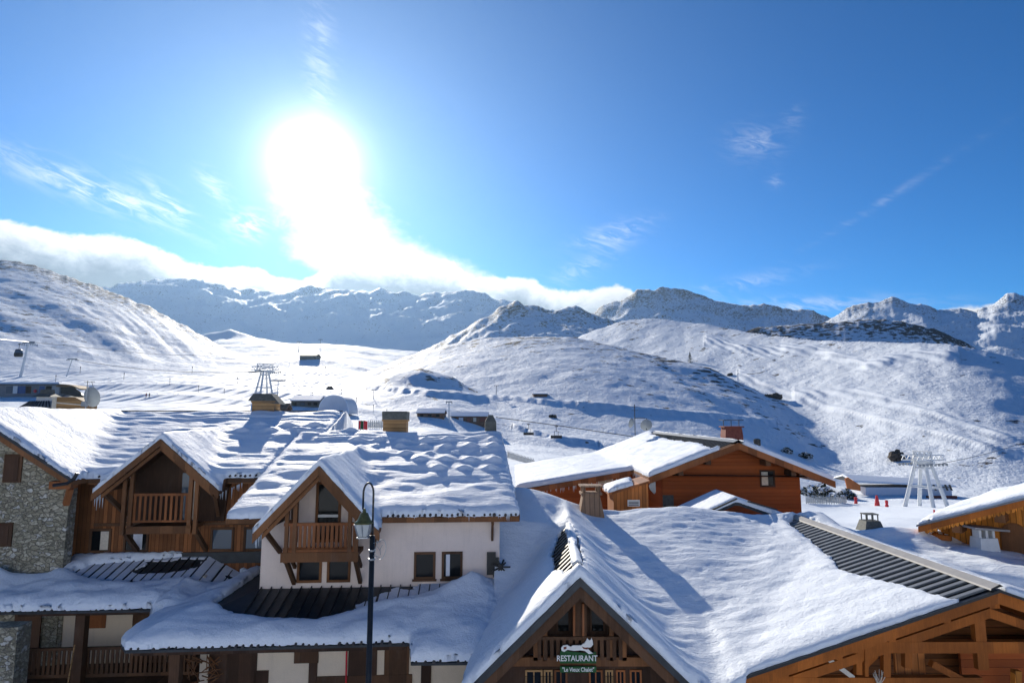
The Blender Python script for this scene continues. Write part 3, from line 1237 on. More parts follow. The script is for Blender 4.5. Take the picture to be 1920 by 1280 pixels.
def icicles(mb, pts, seed=1, dens=6, ln=.4):
    rnd = random.Random(seed)
    for (a, b) in zip(pts[:-1], pts[1:]):
        a, b = Vector(a), Vector(b)
        n = max(1, int((b - a).length * dens))
        for i in range(n):
            p = a.lerp(b, rnd.random())
            l = ln * rnd.uniform(.25, 1.) * rnd.uniform(.4, 1)
            mb.tube([p + Vector((0, 0, .03)), p - Vector((0, 0, l))], [.018 + .02 * l, .003], 5)
    return mb


M['ice'] = m_flat('ice', (.62, .68, .74), .2, .08, 4, .5)


def gable_roof_thing(th, parent_name='roof'):
    pass


# ---- white house
WH = Thing('white_house', 'white plastered house with snowy roof, gabled wooden balcony and two small dark windows', 'house', (-4.9, 0, -11), LF)
wb = MB()
wb.prism([(-9.28, -11), (-.47, -11), (-.47, -3.72), (-9.28, -3.72)], 0, .3)
wb.prism([(-9.0, -3.72), (-4.8, -3.72), (-6.87, -1.95)], 0, .3)
wb.box(-.77, -.47, .3, 11.5, -11, -3.75).box(-9.28, -8.98, .3, 11.5, -11, -3.75).box(-9.28, -.47, 11.5, 11.8, -11, -3.75)
wb.prism([(-.77, -3.75), (-.47, -3.75), (-.47, -3.3), (-.77, -3.3)], .3, 11.5)
WH.part('wall', wb, 'stucco')
g = MB()
g.f, g.v = [], []
g.v = [(-.49, .3, -3.75), (-.49, 11.5, -3.75), (-.49, 8.2, -1.35), (-.75, .3, -3.75), (-.75, 11.5, -3.75), (-.75, 8.2, -1.35)]
g.f = [(0, 1, 2), (3, 5, 4), (0, 2, 5, 3), (1, 4, 5, 2)]
WH.part('gable', g, 'wood_barn')
roofC = WH.part('roof', roof_skin(union(sC, sCD), (-10.6, .5), (-2, 15), .2, z_left), 'wood_beam')
WH.part('snow_cover', left_snow(in_c), 'snow_wind', smooth=True)
te = tile_edge(MB(), -4.7, .2, -.72, -3.58)
WH.part('tile_edge', te, 'tile', roofC)
fb = MB().box(-4.7, .22, -.70, -.62, -3.84, -3.66)
WH.part('fascia', fb, 'wood_beam')
# verge board on the right
vb = MB()
for a, b in zip(np.linspace(-.7, 8.2, 8)[:-1], np.linspace(-.7, 8.2, 8)[1:]):
    xa, xb = .22 - .27 * (a + .7) / 8.9, .22 - .27 * (b + .7) / 8.9
    vb.beam((xa, a, float(main_c(a)) - .12), (xb, b, float(main_c(b)) - .12), .05, .24)
WH.part('bargeboard', vb, 'wood_dark', label='dark verge board on the right edge of the roof')
br = MB().beam((-.75, -.35, -3.86), (-.75, -.02, -4.62), .09, .12).box(-.80, -.70, -.55, .0, -3.98, -3.86)
WH.part('bracket', br, 'wood_dark')
for (a, b) in ((-3.67, -2.87), (-2.64, -1.86)):
    window(WH, a, b, -6.0, -5.02, 0, 'wood_dark', 'glass', .085, 0, 'wood_dark', light=(.12, .36, 'snow_dust') if a > -3 else None)
for (a, b) in ((-7.95, -7.05), (-6.86, -6.0)):
    window(WH, a, b, -6.06, -4.95, 0, 'wood_beam', 'glass', .09, 0)
window(WH, -7.36, -6.42, -4.62, -2.42, 0, 'wood_beam', 'glass', .10, 0, name='balcony_door')
WH.part('door_rail', MB().box(-7.26, -6.52, -.03, -.014, -3.72, -3.62), 'white_paint')
shut = MB().box(-8.24, -7.98, -.05, -.002, -4.6, -3.05)
WH.part('shutter', shut, 'wood_dark')
# dormer timber
dm = rakes(MB(), -6.87, -1.70, 1.06, 1.06, -9.02, -4.72, -1.80, -1.70, .22)
rakes(dm, -6.87, -2.03, 1.06, 1.06, -8.75, -4.99, -1.66, -1.56, .12)
dorm = WH.part('dormer', dm, 'wood_beam', label='gabled dormer front above the balcony')
WH.each('purlin', [MB().box(-6.96, -6.78, -1.55, 0, -2.12, -1.94), MB().box(-8.62, -8.46, -1.55, 0, -3.82, -3.66), MB().box(-5.28, -5.12, -1.55, 0, -3.82, -3.66)], 'wood_dark', dorm)
bal = MB().box(-8.1, -5.55, -1.36, -.02, -4.92, -4.78).box(-8.16, -5.5, -1.42, -1.30, -5.02, -4.70)
balc = WH.part('balcony', bal, 'wood_beam', label='wooden balcony under the gable')
ra = MB().box(-8.1, -5.55, -1.38, -1.28, -3.80, -3.70).box(-8.1, -5.55, -1.36, -1.30, -4.62, -4.54).box(-8.1, -5.55, -1.36, -1.32, -4.78, -4.55)
balustrade(ra, -8.08, -5.57, -1.33, -4.60, -3.75, .15, .105)
ra.box(-8.1, -8.0, -1.28, 0, -3.80, -3.70).box(-5.65, -5.55, -1.28, 0, -3.80, -3.70)
WH.part('railing', ra, 'wood_rail', balc)
for x in (-8.0, -7.72, -5.82, -5.58):
    WH.part('post', MB().box(x - .065, x + .065, -1.40, -1.27, -5.05 if x in (-8.0, -5.58) else -4.7, -1.72 - abs(x + 6.87) * 1.06 - .12), 'wood_beam', balc)
for x in (-8.02, -5.62):
    WH.part('brace', MB().beam((x, -1.25, -4.95), (x, -.06, -6.05), .13, .16).beam((x, -.75, -4.95), (x, -.05, -5.5), .10, .12), 'wood_dark', balc)
for s, x in ((-1, -8.85), (1, -4.9)):
    WH.part('brace', MB().beam((x, -1.3, -3.86), (x - s * .28, -.05, -4.95), .12, .15), 'wood_dark', dorm)
WH.part('icicles', icicles(icicles(MB(), [(-8.98, -1.6, -3.98), (-8.98, -.9, -3.98)], 3, 14, .8), [(-4.7, -.74, -3.60), (.2, -.74, -3.60)], 4, 3, .28), 'ice', stuff=True)
# chimneys behind the ridge
ch = MB().rect_loft(-5.75, 10.3, [(-2.6, .62, .55), (-.24, .62, .55), (-.24, .68, .6), (-.15, .68, .6)])
cb = WH.part('chimney', ch, 'tan_wood', roofC, label='box chimney clad in brown boards')
cc = MB().rect_loft(-5.75, 10.3, [(-.149, .66, .6), (.27, .68, .62), (.30, .62, .56)])
WH.part('chimney_cap', cc, 'slate_roof', cb)
ch = MB().rect_loft(-.60, 8.7, [(-2.0, .34, .34), (-.78, .34, .34), (-.78, .30, .30), (-.25, .29, .29), (.05, .14, .16), (.10, .12, .14)])
WH.part('chimney', ch, 'slate_roof', roofC, label='narrow dark chimney with tapered top at the ridge end')


# ---- timber house
TH = Thing('timber_house', 'brown boarded house with a snowy roof and gabled balcony between stone and white houses', 'house', (-14.2, 4, -11), LF)
wb = MB()
wb.prism([(-20.5, -11), (-9.3, -11), (-9.3, -2.62), (-20.5, -2.62)], 4.0, 4.2)
wb.box(-9.6, -9.3, 4.2, 15.5, -11, -2.4).box(-18.5, -9.6, 15.5, 15.8, -11, -2.4)
wb.prism([(-15.8, -2.62), (-12.7, -2.62), (-14.27, -1.3)], 4.6, 4.75)
TH.part('wall', wb, 'wood_barn')
g = MB()
g.v = [(-9.32, 4.2, -2.4), (-9.32, 15.5, -2.4), (-9.32, 12.4, -.2), (-9.55, 4.2, -2.4), (-9.55, 15.5, -2.4), (-9.55, 12.4, -.2)]
g.f = [(0, 1, 2), (3, 5, 4), (0, 2, 5, 3), (1, 4, 5, 2)]
TH.part('gable', g, 'wood_beam')
roofB = TH.part('roof', roof_skin(union(inter(sB, lambda x, y: x + 18.6), sBD), (-18.8, -8.9), (2.2, 19.5), .2, z_left), 'wood_dark')
TH.part('snow_cover', left_snow(lambda x, y: ~in_c(x, y) & ~in_s(x, y)), 'snow_wind', smooth=True)
TH.part('tile_edge', tile_edge(tile_edge(MB(), -17.3, -16.85, 2.95, -2.46), -11.8, -10.5, 2.95, -2.46), 'tile', roofB)
TH.each('fascia', [MB().box(-17.4, -16.85, 2.97, 3.05, -2.78, -2.58), MB().box(-11.8, -10.35, 2.97, 3.05, -2.78, -2.58)], 'wood_beam')
TH.each('soffit', [MB().box(-17.4, -16.8, 3.06, 3.99, -2.74, -2.68), MB().box(-11.85, -9.4, 3.06, 3.99, -2.74, -2.68)], 'wood_dark')
# ridge end: small gable peak with bargeboards seen from the side
pk = MB().beam((-9.02, 10.9, -.36), (-9.02, 12.4, .06), .07, .30).beam((-9.02, 12.4, .06), (-9.02, 14.6, -.72), .07, .30)
TH.part('bargeboard', pk, 'wood_beam')
TH.part('gable_peak', MB().loft([[(x, 10.7, -.62), (x, 12.4, .12), (x, 14.2, -.62)] for x in (-8.95, -8.89)]), 'wood_dark')
TH.part('ridge_cap', MB().box(-28, -9.1, 12.3, 12.5, .30, .36), 'metal')
# floor band
TH.part('string_course', MB().box(-17.6, -9.3, 3.94, 3.998, -4.62, -4.50), 'wood_dark')
for (a, b, l) in ((-17.75, -16.85, (.5, .98, 'curtain')), (-16.35, -15.3, (.35, .8, 'snow_dust')), (-12.75, -11.75, (.3, .95, 'blue')), (-11.35, -10.35, (.25, .98, 'snow_dust'))):
    window(TH, a, b, -5.72, -4.72, 4.0, 'wood_dark', 'glass_sky' if a > -13 else 'glass', .10, 0, light=l if a < -13 else None)
TH.part('plinth', MB().box(-18.3, -9.32, 3.90, 3.998, -6.2, -5.74), 'metal')
dm = rakes(MB(), -14.27, -.90, .86, .86, -16.80, -11.82, 2.22, 2.32, .22)
rakes(dm, -14.27, -1.20, .86, .86, -16.5, -12.1, 2.36, 2.46, .13)
dorm = TH.part('dormer', dm, 'wood_beam', label='gabled dormer front above the balcony')
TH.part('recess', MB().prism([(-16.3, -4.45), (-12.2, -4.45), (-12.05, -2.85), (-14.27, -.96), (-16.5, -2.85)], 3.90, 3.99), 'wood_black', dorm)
TH.each('purlin', [MB().box(-14.36, -14.18, 2.4, 3.88, -1.38, -1.2), MB().box(-16.3, -16.15, 2.4, 3.88, -2.95, -2.8), MB().box(-12.4, -12.25, 2.4, 3.88, -2.95, -2.8)], 'wood_dark', dorm)
TH.part('balcony_door', MB().box(-14.0, -13.35, 3.83, 3.89, -4.4, -2.4), 'glass_sky', dorm)
TH.part('curtain', MB().box(-13.62, -13.42, 3.80, 3.825, -4.35, -2.5), 'cream', dorm)
bal = MB().box(-15.5, -13.05, 2.68, 3.98, -4.62, -4.46).box(-15.55, -13.0, 2.6, 2.72, -4.72, -4.42)
balc = TH.part('balcony', bal, 'wood_beam', label='wooden balcony under the gable')
ra = MB().box(-15.5, -13.05, 2.66, 2.76, -3.22, -3.12).box(-15.5, -13.05, 2.68, 2.74, -4.28, -4.20)
balustrade(ra, -15.42, -13.15, 2.71, -4.28, -3.16, .205, .095)
TH.part('railing', ra, 'wood_rail', balc)
for x in (-15.72, -15.45, -13.1, -12.85):
    TH.part('post', MB().box(x - .075, x + .075, 2.60, 2.74, -4.75 if x in (-15.72, -12.85) else -4.5, -1.0 - abs(x + 14.27) * .86 - .1), 'wood_beam', balc)
for x in (-15.72, -12.88):
    TH.part('brace', MB().beam((x, 2.75, -4.6), (x, 3.95, -5.65), .15, .18), 'wood_dark', balc)
for x, x2 in ((-16.55, -16.2), (-12.1, -12.45)):
    TH.part('brace', MB().beam((x, 2.5, -2.98), (x2, 3.95, -4.2), .14, .17).box(min(x, x2) - .05, max(x, x2) + .1, 2.45, 4., -2.96, -2.82), 'wood_dark', dorm)
TH.part('icicles', icicles(icicles(MB(), [(-16.75, 2.4, -3.12), (-16.75, 3.0, -3.12)], 5, 12, .8), [(-11.9, 2.4, -3.12), (-11.9, 3.0, -3.12), (-11.0, 2.95, -2.7)], 6, 9, .5), 'ice', stuff=True)
# big chimney house with its slate cap, left of the lift tower
ch = MB().rect_loft(-13.5, 12.6, [(-1.6, .62, .55), (.78, .62, .55), (.84, .68, .6), (.90, .68, .6)])
cb = TH.part('chimney', ch, 'tan_wood', roofB, label='wide boarded chimney with a grey sloping hood')
cc = MB().loft([[(-14.35, 12.0, .92), (-12.55, 12.0, .72), (-12.55, 13.2, .72), (-14.35, 13.2, .92)], [(-14.1, 12.1, 1.32), (-13.1, 12.1, 1.32), (-13.1, 13.1, 1.32), (-14.1, 13.1, 1.32)]])
TH.part('chimney_hood', cc, 'slate_roof', cb)

# ---- stone house
SH = Thing('stone_house', 'rubble stone gable house with brown shuttered windows under a snowy roof', 'house', (-22.8, 2.5, -11), LF)
wb = MB().prism([(-27.8, -11), (-17.85, -11), (-17.80, -2.62), (-21.6, -.22), (-25.6, -2.7), (-27.8, -2.7)], 2.5, 3.0)
wb.box(-27.8, -27.5, 3.0, 15.5, -11, -2.8)
SH.part('wall', wb, 'stone')
roofS = SH.part('roof', roof_skin(union(inter(sST, lambda x, y: -18.6 - x), inter(sST, rect(-18.6, -17, 1.5, 3.9)), inter(sB, lambda x, y: -18.6 - x)), (-28, -17.2), (1.7, 19.2), .2, z_left), 'wood_beam')
SH.part('snow_cover', left_snow(lambda x, y: in_s(x, y) & ~in_c(x, y)), 'snow_wind', smooth=True)
bb = rakes(MB(), -21.6, .13, .64, .64, -26, -17.40, 1.90, 2.02, .20)
SH.part('bargeboard', bb, 'wood_beam')
SH.part('tile_edge', MB().beam((-21.6, 1.93, .18), (-17.4, 1.93, .18 - .64 * 4.2), .12, .08, (0, 0, 1)), 'metal', roofS)
SH.part('corbel', MB().box(-18.3, -17.5, 1.98, 2.5, -2.85, -2.55).beam((-17.6, 2.2, -2.85), (-17.88, 2.45, -3.5), .2, .2), 'wood_rail')
for (a, b, c, d) in ((-20.42, -19.72, -2.62, -1.50), (-20.9, -19.85, -5.12, -4.2)):
    f = SH.part('window', MB().box(a, b, 2.44, 2.498, c, d), 'wood_dark')
    SH.part('pane', MB().box(a + .1, b - .12, 2.425, 2.438, c + .08, d - .1), 'wood_black', f)
SH.part('gutter_end', MB().tube([(-18.1, 1.95, -2.70), (-17.55, 1.9, -2.62), (-17.3, 1.9, -2.42), (-17.2, 1.9, -2.2)], .07, 7), 'iron')

# ---- lower roofs over the ground floor
_zsB = lambda y: -5.92 - (4 - y) * .275
_zsC = lambda y: -6.20 + y * .235


def z_hip(x):
    return -6.20 - .30 * (-9.3 - x)


SB_POLY = [(-28, .25), (-12.95, .25), (-12.5, 4), (-18.3, 3.99), (-18.3, 2.49), (-28, 2.49)]
SC_POLY = [(-12.05, -3.55), (-3.45, -3.5), (-3.30, -4.45), (-1.25, -4.5), (-.62, -2.4), (-.62, -.01), (-9.29, -.01), (-9.29, 3.98), (-12.5, 3.98), (-13.1, .3), (-12.9, -2.2)]
sSB, sSC = psdf(SB_POLY), psdf(SC_POLY)


def z_skirt(x, y, k=0.):
    x = np.asarray(x, float)
    y = np.asarray(y, float)
    z = np.full(x.shape, -99.)
    zb = _zsB(y) - .55 * np.maximum(0, x + 12.7)
    zc = np.minimum(_zsC(y), z_hip(x))
    z = np.where((sSB(x, y) > -.3) | ((sSC(x, y) > -.3) & (y > .1)), zb, z)
    z = np.where(sSC(x, y) > -.3, smax(z, zc, k) if k else np.maximum(z, zc), z)
    return z


SK_ALL = union(sSB, sSC)
# parts the wind has kept bare
holeC = psdf([(-10.45, 3.9), (-9.2, 3.9), (-9.2, .1), (-1.75, .1), (-2.0, -.35), (-3.2, -1.0), (-4.6, -1.45), (-5.6, -1.95), (-6.6, -2.45), (-8.0, -2.35), (-9.6, -1.9), (-10.6, -1.0)])
holeB = psdf([(-17.3, 3.35), (-12.2, 4.2), (-11.0, 3.8), (-11.2, 2.6), (-12.6, 2.1), (-14.5, 1.75), (-16.5, 2.05), (-17.6, 2.6)])
hC = rough_edge(holeC, .06, 3, 31)
hB = rough_edge(holeB, .06, 3, 33)


def skirt_noise(x, y):
    x = np.asarray(x, float)
    y = np.asarray(y, float)
    n = .09 * fbm(x / 2.0, y / 1.3, 3, 44)
    # drift piled at the right end and at the left corner
    n = n + .50 * np.exp(-((x + 1.9) / .9) ** 2 - ((y + .55) / .8) ** 2)
    n = n + .35 * np.exp(-((x + 11.6) / 1.0) ** 2 - ((y - 3.6) / .5) ** 2)
    n = n + .45 * np.exp(-((x + 20.1) / .8) ** 2 - ((y - 1.9) / .5) ** 2)
    return n


def skirt_snow(clip, xr, yr):
    e0 = rough_edge(rough_edge(SK_ALL, .07, 1.8, 41), .05, 6., 43)
    edge = cut(e0, hC, hB)
    top = snow_top(lambda x, y: z_skirt(x, y, .5), edge, lambda x, y: .34 + .06 * fbm(np.asarray(x) / 1.7, np.asarray(y) / 1.7, 2, 46), .55, .35, skirt_noise)
    return sheet(xr, yr, .085, inter(clip, edge), top, lambda x, y: z_skirt(x, y) - .02)


def dusting(hole, solid, xr, yr, seed, th=.035, xstep=.36):
    """thin snow left in the pans between the standing seams"""
    def clip(x, y):
        seam = np.abs(((np.asarray(x) / xstep) % 1) - .5) * xstep - .035       # gaps at the seams
        nz = .9 * fbm(np.asarray(x) / 1.5, np.asarray(y) / .7, 3, seed)
        return np.minimum(np.minimum(hole(x, y) + .12, solid(x, y) + nz * .5), seam * 2)
    return sheet(xr, yr, .055, clip, lambda x, y: z_skirt(x, y) + th, lambda x, y: z_skirt(x, y) - .03)


def seams(xs, y0, y1, z, w=.035, h=.07):
    out = []
    for x in xs:
        mb = MB()
        out.append(mb)
        a = y0(x) if callable(y0) else y0
        b = y1(x) if callable(y1) else y1
        n = 4
        yy = np.linspace(a, b, n + 1)
        for i in range(n):
            mb.beam((x, yy[i], float(z(x, yy[i])) + h * .3), (x, yy[i + 1], float(z(x, yy[i + 1])) + h * .3), w, h)
    return out


lr = WH.part('lower_roof', roof_skin(sSC, (-13.3, -.4), (-4.7, 4.2), .17, z_skirt, .07), 'metal', label='dark metal roof over the ground floor')
WH.part('snow_cover', skirt_snow(sSC, (-13.4, -.3), (-4.9, 4.2)), 'snow', lr, smooth=True)
zf = lambda x, y: float(z_skirt(np.array([x]), np.array([y]))[0])
WH.each('seam', seams(np.arange(-9.18, -1.9, .36), lambda x: -2.75 if x < -5 else -1.75, -.06, zf), 'iron', lr)
WH.part('snow_dusting', dusting(holeC, lambda x, y: np.minimum(-.35 * 1 - np.asarray(y) * .62 - .85 + np.clip((np.asarray(x) + 6.2) * .5, -.3, 1.6), 1), (-9.4, -1.7), (-2.7, .0), 51), 'snow_dust', lr)
lr2 = TH.part('lower_roof', roof_skin(sSB, (-28, -12.3), (0, 4.2), .2, z_skirt, .07), 'metal', label='dark metal roof over the porch')
TH.part('snow_cover', skirt_snow(inter(sSB, lambda x, y: -sSC(x, y) + .02), (-28, -12.2), (0, 4.2)), 'snow', lr2, smooth=True)
TH.each('seam', seams(np.arange(-17.82, -11.2, .36), lambda x: 1.75, 3.85, zf), 'iron', lr2)
TH.part('snow_dusting', dusting(holeB, lambda x, y: .25 - 1.1 * np.exp(-((np.asarray(x) + 14.0) / 1.1) ** 2 - ((np.asarray(y) - 3.2) / .55) ** 2), (-17.7, -11.1), (1.6, 3.95), 53), 'snow_dust', lr2)
WH.part('tile_edge', tile_edge(tile_edge(MB(), -12.0, -3.5, -3.52, -7.04, .22, .05), -3.25, -1.3, -4.45, -7.26, .22, .05), 'tile', lr)
TH.part('tile_edge', tile_edge(MB(), -18.6, -13.0, .28, -6.98, .22, .05), 'tile', lr2)
WH.each('snow_stop', [MB().box(-7.55, -7.2, -2.42, -2.38, -6.71, -6.62), MB().box(-6.5, -6.15, -2.40, -2.36, -6.71, -6.62), MB().box(-8.4, -8.1, -2.4, -2.36, -6.71, -6.62)], 'iron', lr)

# ---- ground floor
gw = MB().box(-10.6, -.7, -1.6, -1.35, -11, -6.72)
WH.part('ground_wall', gw, 'cream')
H1 = lambda px, py: LF.hit(px, py, -1.62)


def panel(th, name, p0, p1, y, material, th_=.05, parent=None):
    a, b = LF.hit(p0[0], p0[1], y), LF.hit(p1[0], p1[1], y)
    return th.part(name, MB().box(min(a.x, b.x), max(a.x, b.x), y - th_, y - .001, min(a.z, b.z), max(a.z, b.z)), material, parent)


panel(WH, 'door', (655, 1190), (703, 1400), -1.6, 'wood_black')
panel(WH, 'door', (722, 1190), (764, 1400), -1.6, 'wood_dark')
panel(WH, 'window', (553, 1206), (597, 1241), -1.6, 'wood_dark')
panel(WH, 'window', (580, 1241), (594, 1281), -1.60, 'wood_black')
panel(WH, 'panelling', (478, 1256), (502, 1300), -1.6, 'wood_black')
panel(WH, 'cladding', (595, 1267), (770, 1420), -1.61, 'wood_dark')
panel(WH, 'door', (790, 1235), (808, 1300), -1.6, 'wood_black')
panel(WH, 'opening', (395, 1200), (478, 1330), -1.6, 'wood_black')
WH.part('downpipe', MB().tube([tuple(LF.hit(651, 1185, -1.7)), tuple(LF.hit(648, 1300, -1.7))], .03, 7), 'cloth_red')
for px in (332,):
    p = LF.hit(px, 1215, -3.2)
    WH.part('porch_post', MB().box(p.x - .15, p.x + .15, -3.32, -3.02, -11, -7.05), 'wood_dark')
WH.part('porch_post', MB().box(-1.35, -1.1, -4.1, -3.85, -11, -7.25), 'wood_dark')
WH.part('eave_beam', MB().box(-11.9, -3.6, -3.35, -3.15, -7.30, -7.12), 'wood_black')

gw = MB().box(-18.3, -12.3, 2.6, 2.8, -11, -6.4).box(-12.3, -10.7, 2.6, 2.8, -11, -7.35)
TH.part('ground_wall', gw, 'cream')
panel(TH, 'door', (252, 1130), (304, 1300), 2.6, 'wood_dark')
panel(TH, 'door', (30, 1146), (66, 1300), 2.42, 'wood_dark')
panel(TH, 'stone_panel', (66, 1140), (107, 1300), 2.6, 'stone')
panel(TH, 'window', (150, 1142), (198, 1176), 2.6, 'wood_rail')
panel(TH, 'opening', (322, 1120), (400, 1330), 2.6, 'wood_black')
p = LF.hit(150, 1200, .6)
TH.part('porch_post', MB().box(p.x - .17, p.x + .17, .5, .8, -11, -6.95), 'wood_dark')
TH.part('eave_beam', MB().box(-18.0, -13.0, .5, .7, -7.22, -7.06), 'wood_black')
a, b = LF.hit(34, 1216, .9), LF.hit(328, 1205, .9)
za, zb = LF.hit(180, 1212, .9).z, LF.hit(180, 1268, .9).z
ra = MB().box(a.x, b.x + .8, .86, .96, za - .10, za).box(a.x, b.x + .8, .87, .95, zb, zb + .12)
balustrade(ra, a.x, b.x + .8, .91, zb, za, .17, .10)
TH.part('porch_railing', ra, 'wood_dark')
TH.part('porch_deck', MB().box(-18.3, -11.5, .4, 2.6, zb - .35, zb - .15), 'wood_dark')
p, q = LF.hit(140, 1208, .2), LF.hit(133, 1276, .2)
solo('thin_pole', 'thin pale pole leaning against the dark porch post', 'pole', MB().tube([(p.x, .2, p.z), (q.x - .25, .2, -11.0)], .025, 7), 'tan_wood', None, LF)
# stone pier at the left edge
_a, _b = LF.hit(-40, 1180, -.6), LF.hit(33, 1180, -.6)
sp = MB().box(_a.x, _b.x, -.6, .1, -11, -7.25)
solo('stone_pier', 'rubble stone pier under the snowy eave of the stone house', 'pillar', sp, 'stone', None, LF)

# snow heap and firewood by the porch
hp = MB()
rnd = random.Random(4)
for i in range(34):
    px, py = rnd.uniform(352, 405), rnd.uniform(1232, 1285)
    p = LF.hit(px, py, -1.9 + rnd.uniform(-.2, .2))
    a = rnd.uniform(0, 3.1)
    d = Vector((math.cos(a), rnd.uniform(-.3, .3), math.sin(a) * .6)) * rnd.uniform(.15, .4)
    hp.beam(p - d, p + d, .028, .028)
solo('brushwood_pile', 'loose pile of cut branches leaning on the wall under the eave', 'wood pile', hp, 'wood_beam', None, LF)
def snow_bank(cx, cy, rx, ry, h, name, label, frame, zbase, seed):
    e = lambda x, y: (1 - np.sqrt(((np.asarray(x) - cx) / rx) ** 2 + ((np.asarray(y) - cy) / ry) ** 2)) * min(rx, ry) + .12 * fbm(np.asarray(x) * 2, np.asarray(y) * 2, 3, seed)
    mb = sheet((cx - rx * 1.2, cx + rx * 1.2), (cy - ry * 1.2, cy + ry * 1.2), .09, e,
               lambda x, y: zbase + h * np.clip(e(x, y) / min(rx, ry), 0, 1) ** .7 + .13 * fbm(np.asarray(x) * 2.3, np.asarray(y) * 2.3, 3, seed + 1) * np.clip(e(x, y) * 3, 0, 1), lambda x, y: zbase - .3 + np.asarray(x) * 0)
    return solo(name, label, 'snow heap', mb, 'snow', None, frame, smooth=True)
snow_bank(-9.6, -2.6, 1.1, .8, 2.3, 'snow_heap', 'shovelled snow heap beside the brushwood below the white house eave', LF, -11.1, 88)
snow_bank(-13.0, -1.5, 2.6, .9, 1.7, 'snow_heap', 'long low snow heap in front of the porch railing', LF, -11.1, 89)

# ---- lamp post
p = at(693, 1200, 18.0)
LP = Thing('street_lamp', 'black swan-neck street lamp in front of the white house', 'street lamp', (p.x, 18, -11.1))
X0 = p.x
pole = MB().tube([(X0, 18, -11.1), (X0, 18, -10.0), (X0, 18, -9.95), (X0, 18, -3.35)], [.15, .12, .085, .072], 10)
pole.tube([(X0, 18, -3.36), (X0, 18, -3.0)], .035, 8)
po = LP.part('pole', pole, 'iron', smooth=True)
LP.part('collar', MB().lathe(X0, 18, [(-4.02, .095), (-3.97, .1), (-3.96, .06)], 10).lathe(X0, 18, [(-3.78, .09), (-3.73, .095), (-3.72, .06)], 10), 'steel', po)
aT = at(694, 905, 18.0).z
arc = [(X0, 18, -3.36), (X0, 18, -2.6)]
for i in range(13):
    t = math.pi * i / 12
    arc.append((X0 - .145 + .145 * math.cos(t), 18, aT - .30 + .30 * math.sin(t)))
arc.append((X0 - .29, 18, -2.62))
LP.part('arm', MB().tube(arc, .028, 8), 'iron', smooth=True)
lx, lz = X0 - .25, at(686, 956, 18).z
hood = MB().lathe(lx, 18, [(lz + .05, .02), (lz + .0, .05), (lz - .06, .055), (lz - .08, .11), (lz - .18, .15), (lz - .28, .20), (lz - .33, .275), (lz - .36, .28), (lz - .36, .22)], 12)
ln = LP.part('lantern', hood, 'brass', smooth=True)
gl = MB().loft([[(lx - a, 18 - a, z), (lx + a, 18 - a, z), (lx + a, 18 + a, z), (lx - a, 18 + a, z)] for z, a in ((lz - .72, .12), (lz - .37, .215))])
LP.part('lantern_glass', gl, 'lamp_glass', ln)
fr = MB()
for sx in (-1, 1):
    for sy in (-1, 1):
        fr.beam((lx + sx * .125, 18 + sy * .125, lz - .73), (lx + sx * .222, 18 + sy * .222, lz - .36), .026, .026)
fr.box(lx - .16, lx + .16, 17.84, 18.16, lz - .76, lz - .725).beam((lx, 17.875, lz - .72), (lx, 17.75, lz - .37), .018, .018)
LP.part('lantern_frame', fr, 'steel', ln)
# wire ornament on the pole
wo = MB()
ow = at(713, 1030, 17.9)
ring = [(ow.x + .15 * math.cos(t), 17.95, ow.z + .27 * math.sin(t) + .05 * math.cos(t)) for t in np.linspace(0, 2 * math.pi, 22)]
wo.tube(ring, .008, 5)
wo.tube([(ow.x - .09, 17.95, ow.z + .08), (ow.x - .03, 17.95, ow.z - .02), (ow.x + .05, 17.95, ow.z + .12)], .008, 5).tube([(ow.x - .02, 17.95, ow.z), (ow.x + .0, 17.95, ow.z - .15)], .008, 5)
wo.tube([(X0, 17.95, ow.z + .16), (ow.x, 17.95, ow.z + .22)], .008, 5).tube([(X0, 17.95, ow.z - .16), (ow.x, 17.95, ow.z - .22)], .008, 5)
solo('wire_ornament', 'thin oval wire ornament fixed to the lamp post', 'ornament', wo, 'steel', None)

p = LF.hit(915, 1045, -.1)
hw = MB().box(-.72, -.50, -.12, -.002, -5.95, -5.25).box(-.60, -.50, -.14, -.002, -6.6, -5.95)
rnd = random.Random(12)
for a in range(9):
    t = a * .7 + rnd.uniform(-.2, .2)
    l = rnd.uniform(.2, .42)
    hw.beam((-.42, -.25, -5.55), (-.42 + l * math.cos(t), -.25 + .05 * math.sin(a), -5.55 + l * math.sin(t)), .05, .05)
hw.box(-.52, -.40, -.3, -.1, -5.65, -5.45).box(-.95, -.62, -.14, -.002, -5.85, -5.05)
solo('wall_bracket', 'black spiky iron bracket on the white house corner facing the restaurant', 'bracket', hw, 'iron', None, LF)

# ------------------------------------------------------------------ restaurant with its steep gable, and the timber chalet on the right
def xr_d(y):
    return 1.90 + .055 * (y - 18)


def z_d(x, y):
    return -4.36 - .94 * np.abs(x - xr_d(y))


def z_rm(x, y):
    zr = np.interp(x, [-1, .4, 1.6, 2.6, 3.6, 5, 8.0, 10, 12.5, 15], [-3.55, -3.72, -3.92, -4.2, -4.48, -4.58, -4.58, -4.66, -4.85, -4.95])
    steep = .42 * np.clip(26.0 - y, 0, 9) * (1 - sstep(x, .8, 2.6))
    return np.where(y < 29.4, zr - .25 * (29.4 - y) - steep, zr - .5 * (y - 29.4))


def z_e(x, y):
    l = -4.70 - .316 * (13.37 - x)
    l = np.where(x < 6.35, -4.70 - .316 * (13.37 - 6.35) - 1.3 * (6.35 - x), l)
    return np.where(x < 13.37, l, -4.70 - .335 * (x - 13.37))


